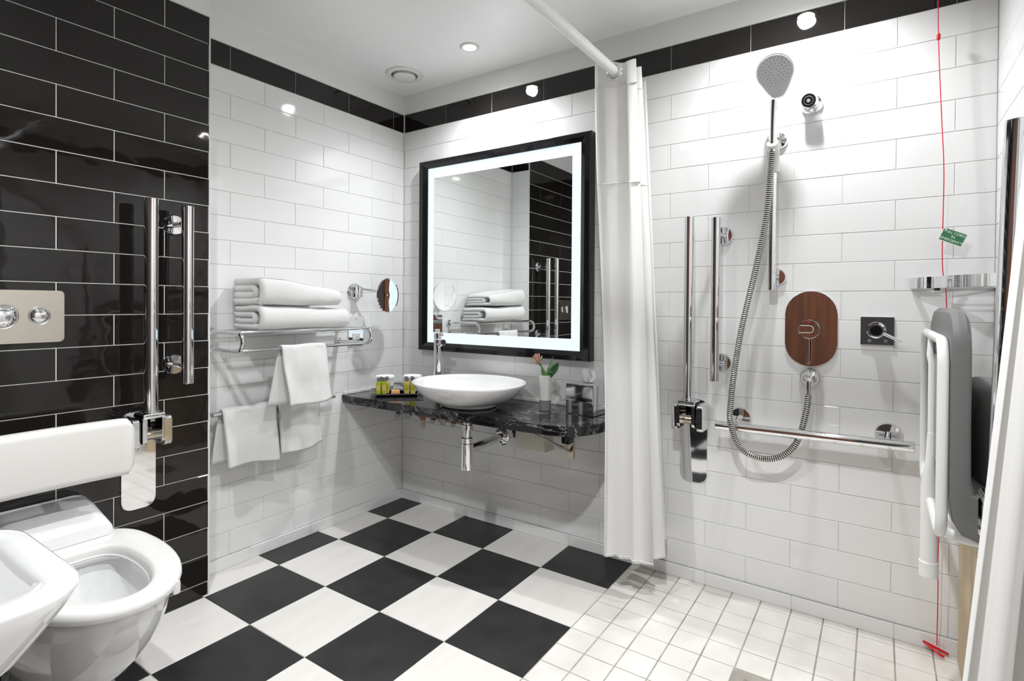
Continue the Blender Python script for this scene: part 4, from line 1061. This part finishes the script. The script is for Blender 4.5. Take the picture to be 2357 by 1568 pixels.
tube(m, [P3[0], P3[1]], .0042, 10, flat=.9); tube(m, [P3[0], P3[2]], .0035, 10); tube(m, smooth_path([P3[2], P3[2]+Vector((.008, -.001, -.003)), P3[2]+Vector((.012, .002, -.001))], 3), .004, 8); obj('pull_triangle', m, RED, t)
# tag
t2 = thing('cord_tag', 'small green sign on the red cord reading PULL CORD IN EMERGENCY', 'sign', (2.445, -.054, 1.33))
GT = Matrix.Translation((2.4435, -.0550, 1.3285)) @ Matrix.Rotation(math.radians(14), 4, 'Z') @ Matrix.Rotation(math.radians(24), 4, 'Y') @ Matrix.Rotation(math.radians(90), 4, 'X')
bm = BM(); prism(bm, rrect(-.0335, -.0215, .0335, .0215, .002, 3), XY, -.0006, 0); bm.transform(GT); obj('card', bm, SIGNG, t2, smooth=False)
bm = BM(); prism(bm, rrect(-.0310, -.0190, .0310, .0190, .001, 2), XY, .0001, .0003); bm.transform(GT); obj('green_panel', bm, SIGN, t2, smooth=False)
for txt, yy in (('PULL CORD', .0110), ('IN', -.0005), ('EMERGENCY', -.0120)):
    lettering('lettering', txt, .0108, LET, GT @ Matrix.Translation((.0005, yy, .0007)), t2)
bm = BM(); lathe(bm, [(.0026, .0004), (.0026, .001), (.0, .001)], 14, (-.0275, .0165, 0), cap0=False, cap1=False); bm.transform(GT); obj('punch_hole', bm, SIGNG, t2)

# ------------------------------------------------------------------ folding shower seat
t = thing('folding_chair', 'folded-up grey padded shower seat with a white tube frame', 'shower seat', (2.42, -.43, .5))
SY0, SY1 = -.735, -.150
# pad: J profile in x-z, extruded along y with rounded outline
def padpoly():
    up_ = [(2.383, .66), (2.382, 1.06), (2.386, 1.098)]
    return up_
bm = BM(); rings = []; LY = SY1-SY0
es = [0, .0015, .004, .007, .010, .018, .03, .045, .06, .08, .10, .14, .20]
ss = sorted(set([e/LY for e in es]+[1-e/LY for e in es]+[.45, .5, .55]))
for s_ in ss:
    y = SY0+LY*s_; e = min(s_, 1-s_)*LY; R_ = .10
    k_ = 0 if e > R_ else R_-math.sqrt(max(0, R_*R_-(R_-e)**2))
    q_ = 0 if e > .010 else .010-math.sqrt(max(0, .010**2-(.010-e)**2))
    zt = 1.108-k_*.75; x0 = 2.384+q_; x1 = 2.420-q_
    ft = max(0.0, min(1.0, (-y-.45)/.05)); fx = .012+.073*ft
    rings.append([bm.verts.new((x, y, z)) for x, z in [(x0, .70), (x0, .85), (x0, zt-.03), (x0+.004, zt-.010), ((x0+x1)/2-.004, zt), (x1-.008, zt-.004), (x1-.001, zt-.018), (x1, zt-.05), (x1, .85), (x1+.001, .745), (x1+.008, .712), (x1+fx*.6, .695), (x1+fx, .688-q_), (x1+fx+.002, .640), (x1+fx, .610+q_), (x1+fx*.4, .606+q_), (x0+.022, .622+q_), (x0+.006, .650)]])
for A, B2 in zip(rings, rings[1:]):
    for q in range(len(A)): bm.faces.new((A[q], A[(q+1) % len(A)], B2[(q+1) % len(A)], B2[q]))
for R in (rings[0], rings[-1]):
    for q in ((0, 1, 8, 9), (1, 2, 7, 8), (2, 3, 6, 7), (3, 4, 5, 6), (17, 0, 9, 10), (16, 17, 10, 11), (16, 11, 12, 15), (15, 12, 13, 14)): bm.faces.new([R[i] for i in q])
obj('seat_pad', bm, GREY, t, angle=30)
m = BM(); prism(m, rrect(SY0+.05, .72, SY1-.05, .99, .05, 6), YZ, 2.3775, 2.3835, .001); obj('under_panel', m, GREYL, t)
m = BM()
for k in range(4): y = SY0+.13+k*.09; box(m, (2.380, y, 1.030), (2.3838, y+.06, 1.040))
obj('vent_slots', m, RUBBER, t, smooth=False)
def loop(y0, y1, z0, z1, r, x):
    out = []
    for cy, cz, a0 in ((y1-r, z1-r, 0), (y0+r, z1-r, 90), (y0+r, z0+r, 180), (y1-r, z0+r, 270)):
        for k in range(7): a = math.radians(a0+90*k/6); out.append(Vector((x, cy+r*math.cos(a), cz+r*math.sin(a))))
    return out
m = BM(); tube(m, loop(SY0+.014, SY1-.012, .605, 1.036, .055, 2.3725), .0110, 16, closed=True); obj('frame_tube', m, TUBEW, t)
m = BM(); tube(m, [(2.3725, -.43, .61), (2.3725, -.43, .96), (2.369, -.42, .985), (2.3725, -.41, 1.03)], .0085, 14); obj('middle_tube', m, TUBEW, t)
m = BM(); tube(m, smooth_path([(2.374, -.62, .602), (2.40, -.62, .585), (2.46, -.62, .58), (2.5505, -.62, .58)], 5), .0125, 16); obj('hinge_arm', m, TUBEW, t)
m = BM(); tube(m, smooth_path([(2.374, -.50, .602), (2.40, -.50, .585), (2.46, -.50, .58), (2.5505, -.50, .58)], 5), .0125, 16); obj('hinge_arm', m, TUBEW, t)
m = BM(); tube(m, [(2.3725, -.432, .78), (2.3715, -.432, .71), (2.369, -.432, .64), (2.370, -.432, .43)], .0195, 24, radii=[.009, .011, .0185, .0190]); obj('leg', m, TUBEW, t)
m = BM(); cyl(m, (2.370, -.432, .445), (2.3702, -.432, .403), .0215, 24, .002); obj('rubber_foot', m, PLAST, t)
m = BM(); prism(m, [(2.47, .60), (2.55, .60), (2.55, .42), (2.53, .42), (2.505, .47)], XZ, -.60, -.585, .003); obj('wall_bracket', m, TUBEW, t)
# separate backrest
t = thing('wall_cushion', 'rounded dark grey backrest on the right shower wall behind the seat', 'backrest', (LX, -.42, .78))
bm = BM(); ny = 24; rings = []
for j in range(ny+1):
    s = j/ny; y = -.60+.34*s; e = min(s, 1-s)*.34; R_ = .07
    k_ = 0 if e > R_ else R_-math.sqrt(max(0, R_*R_-(R_-e)**2))
    z0, z1 = .665+k_, .925-k_*.6; x0, x1 = 2.446+k_*.45, 2.5505
    rings.append([bm.verts.new((x, y, z)) for x, z in rrect(x0, z0, x1, z1, .032, 6)])
for A, B2 in zip(rings, rings[1:]):
    for q in range(len(A)): bm.faces.new((A[q], A[(q+1) % len(A)], B2[(q+1) % len(A)], B2[q]))
bm.faces.new(rings[0]); bm.faces.new(rings[-1][::-1]); obj('pad', bm, GREY, t, angle=60)
obj('bolt', lathe(BM(), [(.0, .0), (.010, .0), (.010, .006), (.0, .007)], 16, (2.4465, -.40, .80), '-x', cap0=False, cap1=False), RUBBER, t)
# beige bin in the corner
t = thing('laundry_bin', 'slim beige woven bin standing in the corner under the seat', 'bin', (2.51, -.22, 0))
obj('body', prism(BM(), rrect(2.470, -.41, 2.549, -.020, .025, 6), XY, .003, .625, .003), BEIGE, t, angle=50)
obj('lid', prism(BM(), rrect(2.470, -.41, 2.549, -.020, .025, 6), XY, .626, .650, .004), BEIGE, t, angle=50)
obj('base_strip', prism(BM(), rrect(2.473, -.407, 2.547, -.023, .023, 6), XY, .0, .003), RUBBER, t, angle=50)
print('small floor tiles', cnt, 'objects', len(bpy.data.objects))
